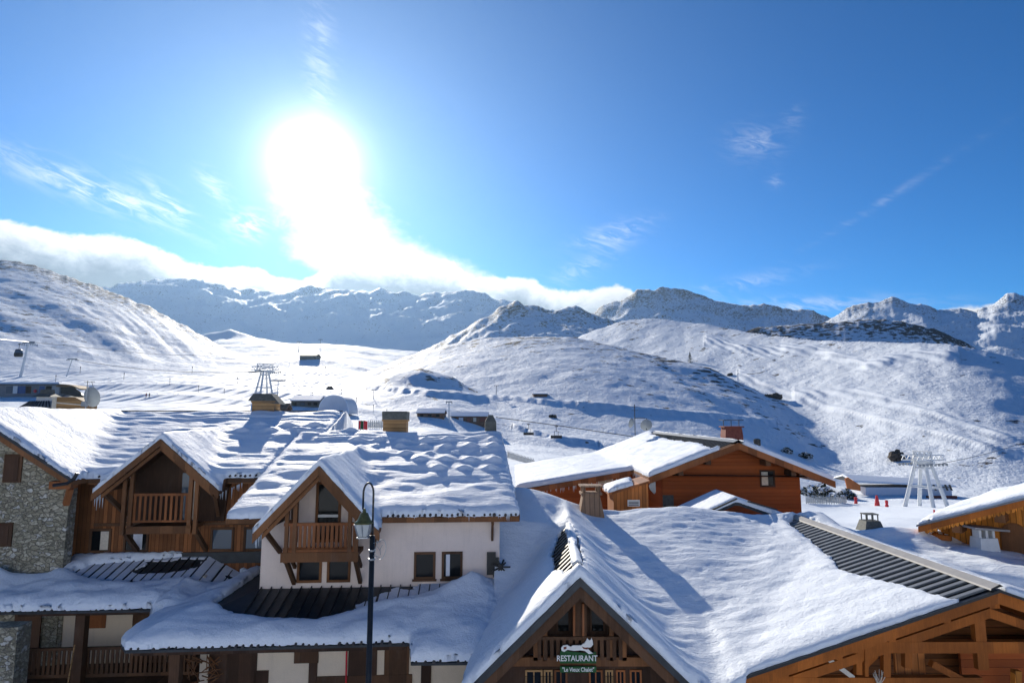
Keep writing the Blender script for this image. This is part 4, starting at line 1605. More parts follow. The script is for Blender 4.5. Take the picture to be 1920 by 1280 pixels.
RD_POLY = [(-1.4, 17.62), (5.6, 17.62), (6.2, 29), (-.9, 29)]
RM_POLY = [(-.42, 20.3), (1.9, 20.3), (4.9, 18.7), (5.35, 17.2), (6.2, 17.3), (7.2, 18.8), (14.2, 18.8), (14.2, 31.0), (-.42, 31.0)]
RE_POLY = [(5.9, 17.6), (20.4, 17.6), (20.4, 29.6), (13.4, 29.75), (5.9, 29.6)]
sRD, sRM, sRE = map(psdf, (RD_POLY, RM_POLY, RE_POLY))


def z_right(x, y, k=0.):
    x = np.asarray(x, float)
    y = np.asarray(y, float)
    z = np.full(x.shape, -99.)
    z = np.where(sRM(x, y) > -.25, z_rm(x, y), z)
    for s, f in ((sRD, z_d), (sRE, z_e)):
        v = f(x, y)
        z = np.where(s(x, y) > -.25, smax(z, v, k) if k else np.maximum(z, v), z)
    return z


R_ALL = union(sRD, sRM, sRE)


def e_over(x, y):
    """positive where the chalet's roof lies above the restaurant's"""
    m = np.maximum(np.where(sRM(x, y) > -.25, z_rm(x, y), -99), np.where(sRD(x, y) > -.25, z_d(x, y), -99))
    e = np.where(sRE(x, y) > -.25, z_e(x, y), -98)
    return np.clip((e - m) * 2.2, -3, 3)


holeD = psdf([(1.95, 18.0), (1.62, 18.4), (1.38, 20.0), (1.40, 22.6), (1.80, 24.8), (2.32, 26.0), (2.42, 23.), (2.14, 19.)])
holeE = psdf([(13.62, 17.3), (12.2, 17.6), (12.05, 18.3), (11.75, 20.2), (11.3, 21.8), (11.7, 23.3), (12.1, 25.6), (12.45, 28.6), (13.5, 29.9), (13.66, 29.0)])
hD = rough_edge(holeD, .07, 3, 71)
hE = rough_edge(holeE, .09, 2.4, 72)


def r_noise(x, y):
    x = np.asarray(x, float)
    y = np.asarray(y, float)
    e = e_over(x, y)
    n = .045 * fbm(x / 2.4, y / 1.5, 3, 81)
    # wind crust on the sunny part
    w = sstep(x, 3.2, 4.2) * (1 - sstep(x, 10.5, 12)) * (1 - .6 * sstep(x - (y - 18) * .45, 6.4, 8.4))
    n = n + w * .024 * fbm(x / 1.1, y / .35, 4, 82, .6)
    # knocked-off lumps under the bare metal
    n = n + .06 * np.maximum(0, fbm(x / .5, y / .5, 2, 83)) * np.exp(-((x - 10.9) / .9) ** 2) * sstep(y, 20, 24)
    # wave of snow along the back ridge
    n = n + .13 * np.sin(x * .9 + .8) * np.exp(-((y - 29.0) / 1.2) ** 2)
    n = n - .05 * np.exp(-((x - 4.2) / .5) ** 2 - ((y - 27) / 1.) ** 2)
    return n


def r_snow(clip, xr, yr, res=.11, side=0):
    e0 = rough_edge(R_ALL, .05, 1.6, 74)
    edge = cut(e0, hD, hE)
    top = snow_top(lambda x, y: z_right(x, y, .55), edge, lambda x, y: .34 - .14 * sstep(e_over(x, y), .2, 1.5) + .04 * fbm(np.asarray(x) / 2.5, np.asarray(y) / 2.5, 2, 75), .5, .42, r_noise)
    return sheet((-1.8, 20.7), (17.0, 31.3), .105, edge, top, lambda x, y: z_right(x, y) - .03, cells=lambda x, y: (e_over(x, y) > 0) == (side > 0))


RS = Thing('restaurant_chalet', 'dark timber restaurant chalet with steep snowy gable and green signs', 'restaurant', (2, 24, -11.2))
wb = MB().prism([(-.9, -11.2), (5.4, -11.2), (5.4, -7.9), (1.9, -4.75), (-.9, -7.3)], 18.75, 18.95)
wb.box(-.35, -.1, 19.0, 30.8, -11.2, -7.9).box(-.1, 13.8, 30.5, 30.8, -11.2, -5.2).box(5.4, 6.3, 18.75, 18.95, -11.2, -8.2)
RS.part('wall', wb, 'wood_black')
roofR = RS.part('roof', roof_skin(inter(union(sRD, sRM), lambda x, y: .25 - e_over(x, y)), (-1.7, 14.5), (17.3, 31.3), .2, z_right), 'wood_dark')
RS.part('snow_cover', r_snow(inter(union(sRD, sRM), lambda x, y: .22 - e_over(x, y)), (-1.8, 14.5), (17.0, 31.3), side=-1), 'snow_wind', smooth=True)
bb = MB()
rakes(bb, 1.885, -4.40, .94, .94, -1.45, 5.65, 17.55, 17.63, .16)
RS.part('bargeboard', bb, 'metal')
bb = rakes(MB(), 1.885, -4.62, .94, .94, -1.2, 5.3, 17.66, 17.8, .26)
RS.part('rafter', bb, 'wood_dark')
# bare metal by the ridge: sheet, seams, cap
zr_ = lambda x, y: float(z_right(np.array([x]), np.array([y]))[0])
sd = []
for y in np.arange(18.2, 25.6, .50):
    xa = float(xr_d(y))
    sd.append(MB())
    sd[-1].beam((xa, y, -4.36 + .03), (xa - 1.1, y, -4.36 - 1.1 * .94 + .03), .15, .10, (0, 0, 1))
RS.each('seam', sd, 'iron', roofR)
fl = MB()
for y0_, y1_ in ((18.05, 19.6), (23.0, 25.4)):
    fl.loft([[(xr_d(y) - 1.08, y, -4.36 - 1.08 * .94 - .012), (xr_d(y) - .12, y, -4.36 - .12 * .94 - .012)] for y in (y0_, y1_)], False)
RS.part('snow_film', fl, 'snow_dust', roofR, stuff=True)
RS.part('metal_sheet', MB().prism([(0, 0), (0, 0), (0, 0)], 0, 0) if False else MB().loft([[(xr_d(18.0) - 1.1, 18.0, -4.36 - 1.1 * .94 - .03), (xr_d(18.0), 18.0, -4.39), (xr_d(18.0) + .5, 18.0, -4.36 - .5 * .94 - .03)],
                                                           [(xr_d(25.6) - 1.1, 25.6, -4.36 - 1.1 * .94 - .03), (xr_d(25.6), 25.6, -4.39), (xr_d(25.6) + .5, 25.6, -4.36 - .5 * .94 - .03)]], False), 'metal', roofR)
cap = MB().loft([[(xr_d(y) - .16, y, -4.42), (xr_d(y), y, -4.27), (xr_d(y) + .16, y, -4.42)] for y in (17.7, 20, 22.5, 25.4)])
RS.part('ridge_cap', cap, 'zinc', roofR)
e_ = lambda x, y: np.minimum(rect(1.70, 2.45, 18.9, 25.6)(x, y), .16 - np.abs(np.asarray(x) - xr_d(np.asarray(y)))) + .05 * fbm(np.asarray(x) * 3, np.asarray(y) * 1.4, 3, 77) - .10 * np.exp(-((np.asarray(y) - 21.4) / .8) ** 2)
RS.part('snow_strip', sheet((1.6, 2.6), (18.6, 25.8), .05, e_, lambda x, y: -4.22 - .5 * np.abs(x - xr_d(y)), lambda x, y: -4.45 + 0 * x), 'snow', roofR, smooth=True)
# gable timber work
Yg = 18.35
q = lambda px, py, Y=Yg: at(px, py, Y)
tb = MB()
def bar(mb, a, b, w=.14, Y=Yg, d=.16):
    pa, pb = at(a[0], a[1], Y), at(b[0], b[1], Y)
    mb.beam(pa, pb, d, w) if abs(pa.x - pb.x) > abs(pa.z - pb.z) else mb.beam(pa, pb, w, d, (0, 1, 0))
    return mb
RS.part('tie_beam', bar(MB(), (925, 1238), (1250, 1238), .24), 'wood_beam', label='long tie beam under the balcony')
RS.part('king_post', bar(MB(), (1088, 1095), (1088, 1190), .34), 'wood_dark')
for px in (1076, 1093):
    RS.part('post', bar(MB(), (px, 1130), (px, 1190), .06, 18.2), 'wood_rail')
for a in ((1004, 1175), (1022, 1150), (1146, 1148), (1170, 1180)):
    RS.part('post', bar(MB(), (a[0], a[1]), (a[0], 1236), .12), 'wood_beam')
rl = MB()
pa, pb = q(1005, 1190), q(1168, 1190)
pz = q(1005, 1234).z
rl.box(pa.x, pb.x, 18.22, 18.32, pa.z - .09, pa.z)
balustrade(rl, pa.x, pb.x, 18.27, pz, pa.z - .05, .17, .10)
RS.part('railing', rl, 'wood_dark')
for (x0, y0, x1, y1) in ((1042, 1120, 1070, 1186), (1105, 1135, 1135, 1186)):
    a, b = at(x0, y0, 18.73), at(x1, y1, 18.73)
    window(RS, a.x, b.x, b.z, a.z, 18.75, 'wood_black', 'glass', .06, 0, name='balcony_door')
# glazed front at street level
for i, (x0, x1) in enumerate(((985, 1018), (1020, 1037), (1040, 1065), (1105, 1132), (1136, 1152), (1156, 1175), (1182, 1206))):
    a, b = at(x0, 1258, 18.6), at(x1, 1330, 18.6)
    window(RS, a.x, b.x, b.z, a.z, 18.75, 'tan_wood' if i in (0, 1, 4) else 'wood_rail', 'glass', .05, 1, name='window')
# signs
s0, s1 = at(1050, 1226, 18.15), at(1118, 1242, 18.15)
SG = Thing('restaurant_sign', 'green restaurant sign with a white dog above its lettering on the balcony', 'sign', (s0.x + .55, 18.15, s1.z))
SG.part('board', MB().box(s0.x, s1.x, 18.12, 18.17, s1.z, s0.z + .02), 'green')


def text(th, body, size, x, y, z, material, parent=None, name='lettering', extr=.006, sx=1.0, rot=0.):
    cu = bpy.data.curves.new(name, 'FONT')
    cu.body = body
    cu.size = size
    cu.align_x = 'CENTER'
    cu.align_y = 'CENTER'
    cu.extrude = extr
    cu.offset = size * .012
    o = bpy.data.objects.new(name, cu)
    COL.objects.link(o)
    dg = bpy.context.evaluated_depsgraph_get()
    me = bpy.data.meshes.new_from_object(o.evaluated_get(dg))
    bpy.data.objects.remove(o)
    mb = MB()
    for v in me.vertices:
        mb.v.append((x + v.co.x * sx, y - v.co.z, z + v.co.y))
    mb.f = [tuple(p.vertices) for p in me.polygons]
    bpy.data.meshes.remove(me)
    return th.part(name, mb, material, parent)


sc_ = at(1082, 1234, 18.1)
text(SG, 'RESTAURANT', .215, sc_.x, 18.11, sc_.z, 'white_letter', sx=.86)
st = Thing('name_sign', 'narrow green sign with small white writing below the restaurant sign', 'sign', (sc_.x, 18.15, at(1082, 1258, 18.15).z))
n0, n1 = at(1050, 1248, 18.15), at(1118, 1259, 18.15)
st.part('board', MB().box(n0.x, n1.x, 18.12, 18.17, n1.z, n0.z), 'green')
text(st, '"Le Vieux Chalet"', .155, (n0.x + n1.x) / 2, 18.11, (n0.z + n1.z) / 2, 'white_letter', sx=.80)
# the dog: flat cut-out figure lying along the sign
def fig(pts):
    return [(at(a, b, 18.1).x, at(a, b, 18.1).z) for a, b in reversed(pts)]
dg_ = MB()
dg_.prism(fig([(1052, 1214), (1056, 1209), (1064, 1208), (1070, 1212), (1074, 1209), (1090, 1209), (1094, 1205), (1098, 1207), (1100, 1213), (1108, 1221), (1112, 1224), (1104, 1225), (1096, 1219), (1088, 1218), (1076, 1219), (1064, 1217), (1058, 1221), (1053, 1219)]), 18.09, 18.13)
dgo = SG.part('dog_figure', dg_, 'white_letter', label='white reclining dog figure with pointed ears')
hd = MB().prism(fig([(1095, 1211), (1096, 1204), (1099, 1200), (1101, 1195), (1104, 1199), (1107, 1199), (1109, 1195), (1111, 1200), (1112, 1207), (1108, 1212), (1101, 1213)]), 18.08, 18.12)
SG.part('dog_head', hd, 'white_letter', dgo)
SG.each('dog_patch', [MB().prism(fig([(1091, 1211), (1097, 1213), (1103, 1212), (1101, 1216), (1094, 1215)]), 18.07, 18.088), MB().prism(fig([(1057, 1212), (1062, 1211), (1062, 1215), (1057, 1216)]), 18.07, 18.088)], 'brick', dgo)
gr = MB().prism(fig([(1050, 1225), (1052, 1219), (1075, 1222), (1100, 1224), (1118, 1222), (1118, 1226), (1050, 1226)]), 18.125, 18.14)
SG.part('grass_strip', gr, 'green')
# hanging garland in the gable
lp = at(1106, 1112, 18.0)
pl = Thing('gable_ornament', 'small pale hanging ornament under the peak of the restaurant gable', 'ornament', (lp.x, 18.0, lp.z - .25))
rnd = random.Random(2)
om = MB().tube([(lp.x, 18.0, lp.z + .2), (lp.x, 18.0, lp.z - .22)], .02, 6)
for i in range(9):
    om.blob((lp.x + rnd.uniform(-.06, .06), 18 + rnd.uniform(-.04, .04), lp.z + .12 - i * .04), .04, seed=i)
pl.part('garland', om, 'curtain')

# chimney on the back ridge
cz = float(z_rm(np.array([3.7]), np.array([29.0]))[0])
CH = RS.part('chimney', MB().rect_loft(3.63, 29.0, [(cz - .8, .58, .48), (cz + .15, .55, .46), (cz + 1.05, .38, .35), (cz + 1.05, .48, .44), (cz + 1.15, .48, .44)]), 'chimney_wood', roofR,
             label='tapered boarded chimney with open lantern top')
cq = MB()
for sx in (-.34, .34):
    for sy in (-.3, .3):
        cq.box(3.63 + sx - .07, 3.63 + sx + .07, 29 + sy - .07, 29 + sy + .07, cz + 1.15, cz + 1.40)
cq.box(3.12, 4.14, 28.5, 29.5, cz + 1.40, cz + 1.47)
RS.part('chimney_cap', cq, 'chimney_wood', roofR)

# small rear gable behind the ridge
ga, gl_, gr_ = at(1375, 928, 30.6), at(1308, 958, 30.6), at(1486, 967, 30.6)
zg = lambda x, y: ga.z - .25 - np.where(x < ga.x, (ga.z - gl_.z) / (ga.x - gl_.x), (ga.z - gr_.z) / (gr_.x - ga.x)) * np.abs(x - ga.x)
eg = rect(gl_.x - .3, gr_.x + .5, 30.2, 33.4)
rg = RS.part('rear_roof', sheet((gl_.x - .5, gr_.x + .7), (30., 33.6), .2, eg, lambda x, y: zg(x, y), lambda x, y: zg(x, y) - .15, True), 'metal')
RS.part('snow_cover', sheet((gl_.x - .5, gr_.x + .7), (30., 33.6), .12, eg, snow_top(zg, eg, .25, .3, .6), lambda x, y: zg(x, y) - .02), 'snow', rg, smooth=True)
RS.part('bargeboard', MB().beam((ga.x, 30.15, ga.z - .1), (gl_.x - .3, 30.15, gl_.z - .25), .08, .07, (0, 0, 1)).beam((ga.x + .5, 30.1, ga.z - .22), (ga.x + 1.9, 30.1, ga.z - .62), .08, .07), 'iron', rg)

# ---- timber chalet on the right
EC = Thing('timber_chalet', 'orange-brown chalet with open truss gable and grey ribbed metal beside its ridge', 'chalet', (13.37, 24, -11.2))
wb = MB().prism([(7.2, -11.2), (19.6, -11.2), (19.6, -7.2), (13.37, -5.05), (7.2, -7.05)], 19.6, 19.8)
wb.box(7.2, 7.4, 19.8, 29.4, -11.2, -7.1).box(19.4, 19.6, 19.8, 29.4, -11.2, -7.3).box(7.4, 19.4, 29.2, 29.4, -11.2, -6.6)
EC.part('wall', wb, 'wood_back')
roofE = EC.part('roof', roof_skin(inter(sRE, lambda x, y: e_over(x, y)), (5.7, 20.6), (17.4, 30), .2, z_right), 'beam_orange')
EC.part('snow_cover', r_snow(inter(sRE, lambda x, y: .22 + e_over(x, y)), (5.7, 20.7), (17.2, 30), .10, 1), 'snow', smooth=True)
bb = rakes(MB(), 13.37, -4.70, .316, .335, 6.28, 20.5, 17.50, 17.60, .07)
EC.part('drip_edge', bb, 'iron')
bb = rakes(MB(), 13.37, -4.78, .316, .335, 6.30, 20.5, 17.62, 17.74, .30)
EC.part('bargeboard', bb, 'beam_orange')
tr = rakes(MB(), 13.37, -5.32, .316, .335, 6.6, 20.2, 17.95, 18.15, .24)
EC.part('top_chord', tr, 'beam_orange')
pl_ = []
for s, sl in ((-1, .316), (1, .335)):
    for d in (1.35, 2.9, 4.4, 5.9):
        zc_ = -4.70 - sl * d
        pl_.append(MB())
        pl_[-1].box(13.37 + s * d - .10, 13.37 + s * d + .10, 17.75, 19.6, zc_ - .52, zc_ - .27)
EC.each('purlin', pl_, 'beam_orange')
EC.part('ridge_beam', MB().box(13.23, 13.51, 17.75, 19.6, -5.26, -4.98), 'beam_orange')
Ye = 18.05
EC.part('king_post', MB().box(12.92, 13.22, 17.96, 18.14, -6.95, -5.45), 'beam_orange', label='upright king post of the truss')
za = at(1700, 1200, Ye).z
EC.part('tie_beam', MB().box(9.2, 20.0, 17.94, 18.16, za - .30, za), 'beam_orange', label='wide horizontal tie beam')
EC.part('lower_beam', MB().box(6.7, 13.0, 17.94, 18.16, at(1500, 1268, Ye).z - .22, at(1500, 1268, Ye).z + .02), 'beam_orange')
def ebar(a, b, w, Y=Ye, m='beam_orange', n='strut'):
    pa, pb = at(a[0], a[1], Y), at(b[0], b[1], Y)
    return EC.part(n, MB().beam(pa, pb, w, .18, (0, 1, 0)), m)
ebar((1540, 1225), (1598, 1268), .12, Ye, 'curtain')
ebar((1608, 1212), (1608, 1262), .16)
ebar((1622, 1212), (1622, 1265), .10, Ye - .05)
ebar((1745, 1242), (1835, 1290), .18)
ebar((1660, 1218), (1660, 1285), .2)
ebar((1700, 1218), (1700, 1250), .2)
ebar((1640, 1225), (1575, 1290), .16, Ye + .2)
ebar((1905, 1255), (1905, 1330), .18, Ye + .3, 'wood_gold', 'post')
a, b = at(1675, 1215, 18.5), at(1735, 1262, 18.5)
EC.part('infill_panel', MB().box(a.x, b.x, 18.45, 18.55, b.z, a.z), 'wood_orange_v')
EC.part('infill_panel', MB().box(13.1, 20.0, 18.9, 19.0, -9.4, za - .35), 'wood_orange', label='wide boarded panel below the tie beam')
# ribbed metal and zinc along the ridge
ms = MB().loft([[(11.0, y, -4.70 - .316 * (13.37 - 11.0) - .02), (13.37, y, -4.72)] for y in (17.62, 29.6)], False)
EC.part('metal_sheet', ms, 'metal', roofE)
sd = []
for y in np.arange(17.8, 29.6, .36):
    sd.append(MB())
    sd[-1].beam((13.3, y, -4.70 + .01), (11.05, y, -4.70 - .316 * 2.25 + .01), .15, .06, (0, 0, 1))
EC.each('seam', sd, 'metal_grey', roofE)
cap = MB().loft([[(13.37 - .26, y, -4.70 - .26 * .316 + .07), (13.37 - .24, y, -4.70 - .24 * .316 + .11), (13.37, y, -4.55), (13.37 + .1, y, -4.6)] for y in (17.5, 21, 25, 29.7)], False)
EC.part('ridge_cap', cap, 'zinc', roofE)
e_ = lambda x, y: rect(13.36, 14.3, 17.6, 29.6)(x, y) + .03 * fbm(np.asarray(x) * 2, np.asarray(y) * 1.1, 3, 79)
# bundle of pale twigs fixed on the lower beam
tw, rnd = MB(), random.Random(31)
c = at(1648, 1276, 17.85)
for i in range(16):
    a = rnd.uniform(-.5, .5)
    tw.tube([(c.x + rnd.uniform(-.05, .05), 17.85, c.z - .1), (c.x + math.sin(a) * .35, 17.85 - rnd.uniform(0, .08), c.z - .1 + math.cos(a) * rnd.uniform(.2, .42))], .007, 4)
solo('twig_bundle', 'small bundle of pale dry twigs on the orange chalet truss', 'twigs', tw, 'curtain')

# ---- low annexe with a snowy flat roof between the two right-hand chalets
zH = lambda x, y: -6.15 + .045 * (y - 20) - .03 * (x - 15)
sH = psdf([(14.0, 29.7), (14.3, 25.6), (20.6, 21.5), (30, 21.5), (30, 27.9), (17, 29.9)])
AX = Thing('annexe', 'low annexe with a thick flat snow roof in front of the golden chalet', 'building', (20, 26, -11.2))
AX.part('wall', MB().prism([(20.8, -11.2), (29.5, -11.2), (29.5, -6.55), (20.8, -6.3)], 22.0, 22.2).box(14.6, 29.5, 29.4, 29.6, -11.2, -6.4), 'wood_barn')
AX.part('roof', roof_skin(sH, (13.8, 30.2), (21.2, 30.2), .3, zH, .2), 'wood_dark')
AX.part('snow_cover', sheet((13.8, 30.2), (21, 30.2), .14, sH, snow_top(zH, sH, .45, .8, .4, lambda x, y: .16 * fbm(x / 3.2, y / 2.0, 3, 93) + .35 * np.exp(-((y - 28.6) / .8) ** 2) * (.7 + .3 * np.sin(x * .8))), lambda x, y: zH(x, y) - .05), 'snow_wind', smooth=True)

# ---- orange chalet behind
FC = Thing('orange_chalet', 'big orange-walled chalet with wide snowy roof behind the restaurant', 'chalet', (12.9, 45, -12.5))
FX, FZ = 12.88, -1.42
z_f0 = lambda x, y: np.where(x < FX, np.where(x > 7.4, FZ - .375 * (FX - x), FZ - .375 * (FX - 7.4) - .165 * (7.4 - x)), FZ - .40 * (x - FX))
z_f = lambda x, y: z_f0(np.asarray(x, float), y)
sF = psdf([(7.75, 35.4), (18.2, 35.4), (18.2, 57), (.25, 57), (.25, 40.6), (7.75, 40.2)])
wl = MB().prism([(8.75, -12.5), (16.75, -12.5), (16.75, -3.05), (FX, -1.75), (8.75, -3.15)], 36.4, 36.6)
wl.box(16.45, 16.75, 36.6, 56, -12.5, -3.1).box(1.0, 16.5, 55.7, 56, -12.5, -4.5)
FC.part('wall', wl, 'wood_orange')
FC.part('side_wall', MB().prism([(1.0, -12.5), (8.75, -12.5), (8.75, -3.55), (7.4, -3.7), (1.0, -4.72)], 41.2, 41.4).box(8.75, 8.95, 36.6, 41.2, -12.5, -3.4), 'wood_orange')
roofF = FC.part('roof', roof_skin(sF, (0, 18.5), (35.2, 57.3), .3, z_f, .22), 'wood_beam')
hF = rough_edge(psdf([(FX + .3, 35.0), (FX - 1.5, 35.5), (FX - 1.1, 39), (FX - 1.25, 46), (FX - .7, 54), (FX + .1, 57.5)]), .12, 2, 95)
eF = cut(rough_edge(sF, .06, 1.5, 96), hF)


def f_noise(x, y):
    n = .05 * fbm(x / 2.2, y / 2.2, 3, 97)
    s_ = np.where((x > 8.2) & (x < FX - .6) & (y < 47), 1., .15)
    return n + s_ * .05 * np.maximum(0, np.sin(x * 6.5 + y * .9)) * (.5 + .5 * np.sin(y * 2.6 + x * 2))


FC.part('snow_cover', sheet((0, 18.5), (35.1, 57.3), .17, eF, snow_top(z_f, eF, lambda x, y: .30 + .04 * (1 - sstep(x, 2, 8)), .35, .5, f_noise), lambda x, y: z_f(x, y) - .03), 'snow', roofF, smooth=True)
FC.part('bargeboard', rakes(MB(), FX, FZ - .04, .375, .40, 7.7, 18.25, 35.3, 35.42, .34), 'wood_rail', label='red-brown bargeboards of the front gable')
FC.part('bargeboard', MB().prism([(.2, z_f(.2, 0) - .36), (7.6, z_f(7.6, 0) - .36), (7.6, z_f(7.6, 0) - .03), (.2, z_f(.2, 0) - .03)], 40.1, 40.25), 'wood_rail')
FC.part('soffit', MB().loft([[(8.7, 35.5, float(z_f(8.7, 0)) - .33), (FX, 35.5, FZ - .33), (17.0, 35.5, float(z_f(17., 0)) - .33)], [(8.7, 36.45, float(z_f(8.7, 0)) - .33), (FX, 36.45, FZ - .33), (17., 36.45, float(z_f(17., 0)) - .33)]], False), 'wood_dark')
pq = []
for x in (9.6, 11.2, 14.6, 16.0):
    zz = float(z_f(x, 0))
    pq.append(MB())
    pq[-1].box(x - .14, x + .14, 35.5, 36.4, zz - .66, zz - .36)
FC.each('purlin', pq, 'wood_dark')
sd = []
for y in np.arange(35.8, 56.8, .5):
    sd.append(MB())
    sd[-1].beam((FX, y, FZ + .03), (FX - 1.7, y, FZ - 1.7 * .375 + .03), .08, .09, (0, 0, 1))
FC.each('seam', sd, 'metal', roofF)
FC.part('ridge_cap', MB().loft([[(FX - .3, y, FZ - .02), (FX, y, FZ + .12), (FX + .3, y, FZ - .02)] for y in (35.3, 57)], False), 'metal_grey', roofF)
a, b = at(1425, 881, 36.3), at(1455, 913, 36.3)
window(FC, a.x, b.x, b.z, a.z, 36.4, 'wood_black', 'glass', .09, 0, light=(.02, .55, 'curtain'))
a, b = at(1243, 928, 36.3), at(1264, 952, 36.3)
f = FC.part('vent_panel', MB().box(a.x, b.x, 36.34, 36.4, b.z, a.z), 'slate_roof')
# round-shaped stickers on the corner: pale plaque
a, b = at(1217, 897, 36.3), at(1230, 926, 36.3)
FC.part('plaque', MB().loft([[(a.x, 36.33, (a.z + b.z) / 2), (a.x + .15, 36.33, a.z), (b.x, 36.33, a.z - .2), (b.x, 36.33, b.z + .1), (b.x - .1, 36.33, b.z), (a.x + .05, 36.33, b.z + .25)], [(a.x, 36.39, (a.z + b.z) / 2), (a.x + .15, 36.39, a.z), (b.x, 36.39, a.z - .2), (b.x, 36.39, b.z + .1), (b.x - .1, 36.39, b.z), (a.x + .05, 36.39, b.z + .25)]]), 'steel')
a, b = at(1122, 893, 40.9), at(1151, 908, 40.9)
window(FC, a.x, b.x, b.z, a.z + .15, 41.2, 'white_paint', 'curtain', .08, 1)
FC.part('icicles', icicles(icicles(MB(), [(.3, 40.3, -5.0), (7.6, 40.2, -3.85)], 8, 5, .5), [(7.75, 36, -3.55), (7.75, 40, -3.55)], 9, 7, .7), 'ice', stuff=True)
# boarded bay on the left of the gable
a, b = at(1150, 912, 34.2), at(1216, 952, 34.2)
bay = FC.part('bay', MB().prism([(a.x, -9), (b.x, -9), (b.x, a.z + .25), (a.x, a.z - .35)], 34.2, 36.4), 'wood_orange_v', label='boarded lean-to bay')
br_ = FC.part('bay_roof', MB().prism([(a.x - .3, a.z - .42), (b.x + .05, a.z + .24), (b.x + .05, a.z + .36), (a.x - .3, a.z - .30)], 33.9, 36.3), 'wood_rail', bay)
sl_ = .66 / (b.x - a.x + .35)
es = rough_edge(psdf([(a.x - .3, 33.95), (a.x + 1.0, 33.95), (a.x + 1.3, 36), (a.x - .3, 36)]), .1, 2, 99)
FC.part('snow_patch', sheet((a.x - .6, a.x + 1.6), (33.7, 36.2), .09, es, snow_top(lambda x, y: a.z - .30 + sl_ * (x - a.x + .3), es, .3, .5, .3), lambda x, y: a.z - .30 + sl_ * (x - a.x + .3) - .02), 'snow', bay, smooth=True)
a, b = at(1177, 937, 34.1), at(1200, 949, 34.1)
vt = MB().box(a.x, b.x, 34.13, 34.195, b.z, b.z + .05).box(a.x, b.x, 34.13, 34.195, a.z - .05, a.z).box(a.x, a.x + .05, 34.13, 34.195, b.z + .05, a.z - .05).box(b.x - .05, b.x, 34.13, 34.195, b.z + .05, a.z - .05)
for i in range(3):
    z = b.z + .07 + (a.z - b.z - .1) * (i + .4) / 3
    vt.box(a.x + .05, b.x - .05, 34.14, 34.19, z, z + .035)
FC.part('vent_grille', vt, 'white_paint', bay)
FC.part('vent_back', MB().box(a.x + .02, b.x - .02, 34.17, 34.199, b.z + .02, a.z - .02), 'iron', bay)
# chimneys and dishes
cx = at(1372, 820, 44.)
chf = FC.part('chimney', MB().rect_loft(cx.x, 44, [(-3.0, .62, .55), (cx.z + .1, .62, .55), (cx.z + .72, .56, .5), (cx.z + .72, .70, .6), (cx.z + .80, .70, .6)]), 'brick', roofF, label='red brick chimney with a railing cap')
fr = MB()
for sx in (-.55, .0, .55):
    fr.box(cx.x + sx - .02, cx.x + sx + .02, 43.98, 44.02, cx.z + .80, cx.z + 1.2)
fr.box(cx.x - .7, cx.x + .7, 43.5, 44.5, cx.z + 1.2, cx.z + 1.25)
FC.part('chimney_cap', fr, 'iron', chf)
v = at(1420, 838, 40)
FC.part('vent_pipe', MB().lathe(v.x, 40, [(v.z - .8, .14), (v.z + .1, .14), (v.z + .1, .22), (v.z + .5, .22), (v.z + .55, .1)], 10), 'iron', roofF)


def dish(mb, c, r, ax, depth=.22):
    c, ax = Vector(c), Vector(ax).normalized()
    sx = ax.cross(Vector((0, 0, 1))).normalized()
    sy = sx.cross(ax)
    rings = []
    for k, d in ((1.0, 0), (.75, .45), (.4, .85), (.04, 1.)):
        rings.append([c - ax * (depth * r * 2 * d) + (sx * math.cos(a) + sy * math.sin(a)) * r * k for a in np.linspace(0, 2 * math.pi, 17)[:-1]])
    mb.loft(rings, False)
    mb.loft([[p - ax * .03 for p in rg] for rg in reversed(rings)], False)
    return mb


d1, d2, d3 = at(1183, 790, 52), at(1213, 792, 51), at(1190, 778, 52)
an = Thing('roof_antenna', 'mast with two satellite dishes at the far end of the orange chalet ridge', 'antenna', (d3.x, 52, d1.z - .8))
an.part('mast', MB().tube([(d3.x, 52, d1.z - 1.2), (d3.x, 52, d3.z + .9)], .035, 6).tube([(d3.x, 52, d2.z + .35), (d2.x, 51.6, d2.z + .35)], .03, 6).tube([(d3.x - .2, 52, d3.z + .7), (d3.x + .25, 52, d3.z + .7)], .015, 5).tube([(d3.x - .25, 52, d3.z + .4), (d3.x + .3, 52, d3.z + .4)], .015, 5), 'iron')
an.part('dish', dish(MB(), (d1.x, 52, d1.z - .1), .42, (-.8, .6, .25)), 'dish')
an.part('dish', dish(MB(), (d2.x, 51.3, d2.z - .2), .5, (-.1, .9, .3)), 'dish')
an.part('dish_arm', MB().tube([(d2.x, 51.2, d2.z - .6), (d2.x, 51.2, d2.z + .35)], .04, 6), 'iron')

# ---- golden chalet at the right edge (its gable turned towards the street)
_o = at(1722, 984, 28)
GF = Frame(_o.x, _o.y, -45)
g0 = GF.hit(1722, 984, 0)
g1 = GF.hit(1920, 934, 0)
gs = (g1.z - g0.z) / (g1.x - g0.x)
RX = g0.x + 7.5
z_g = lambda x, y: np.where(np.asarray(x) < RX, g0.z + gs * (np.asarray(x) - g0.x), g0.z + gs * (RX - g0.x) - gs * (np.asarray(x) - RX))
zg1 = lambda x: float(z_g(x, 0))
sG = rect(g0.x, RX + 7.5, 0, 9)
w0 = GF.hit(1765, 1010, 1.2).x
GC = Thing('golden_chalet', 'golden boarded chalet with scalloped trim under its snowy roof edge', 'chalet', (RX, 4, -12), GF)
GC.part('wall', MB().prism([(w0, -12), (RX + 6, -12), (RX + 6, zg1(RX + 6) - .3), (RX, zg1(RX) - .3), (w0, zg1(w0) - .3)], 1.2, 1.4).box(w0, w0 + .2, 1.4, 8.5, -12, zg1(w0) - .3), 'wood_gold')
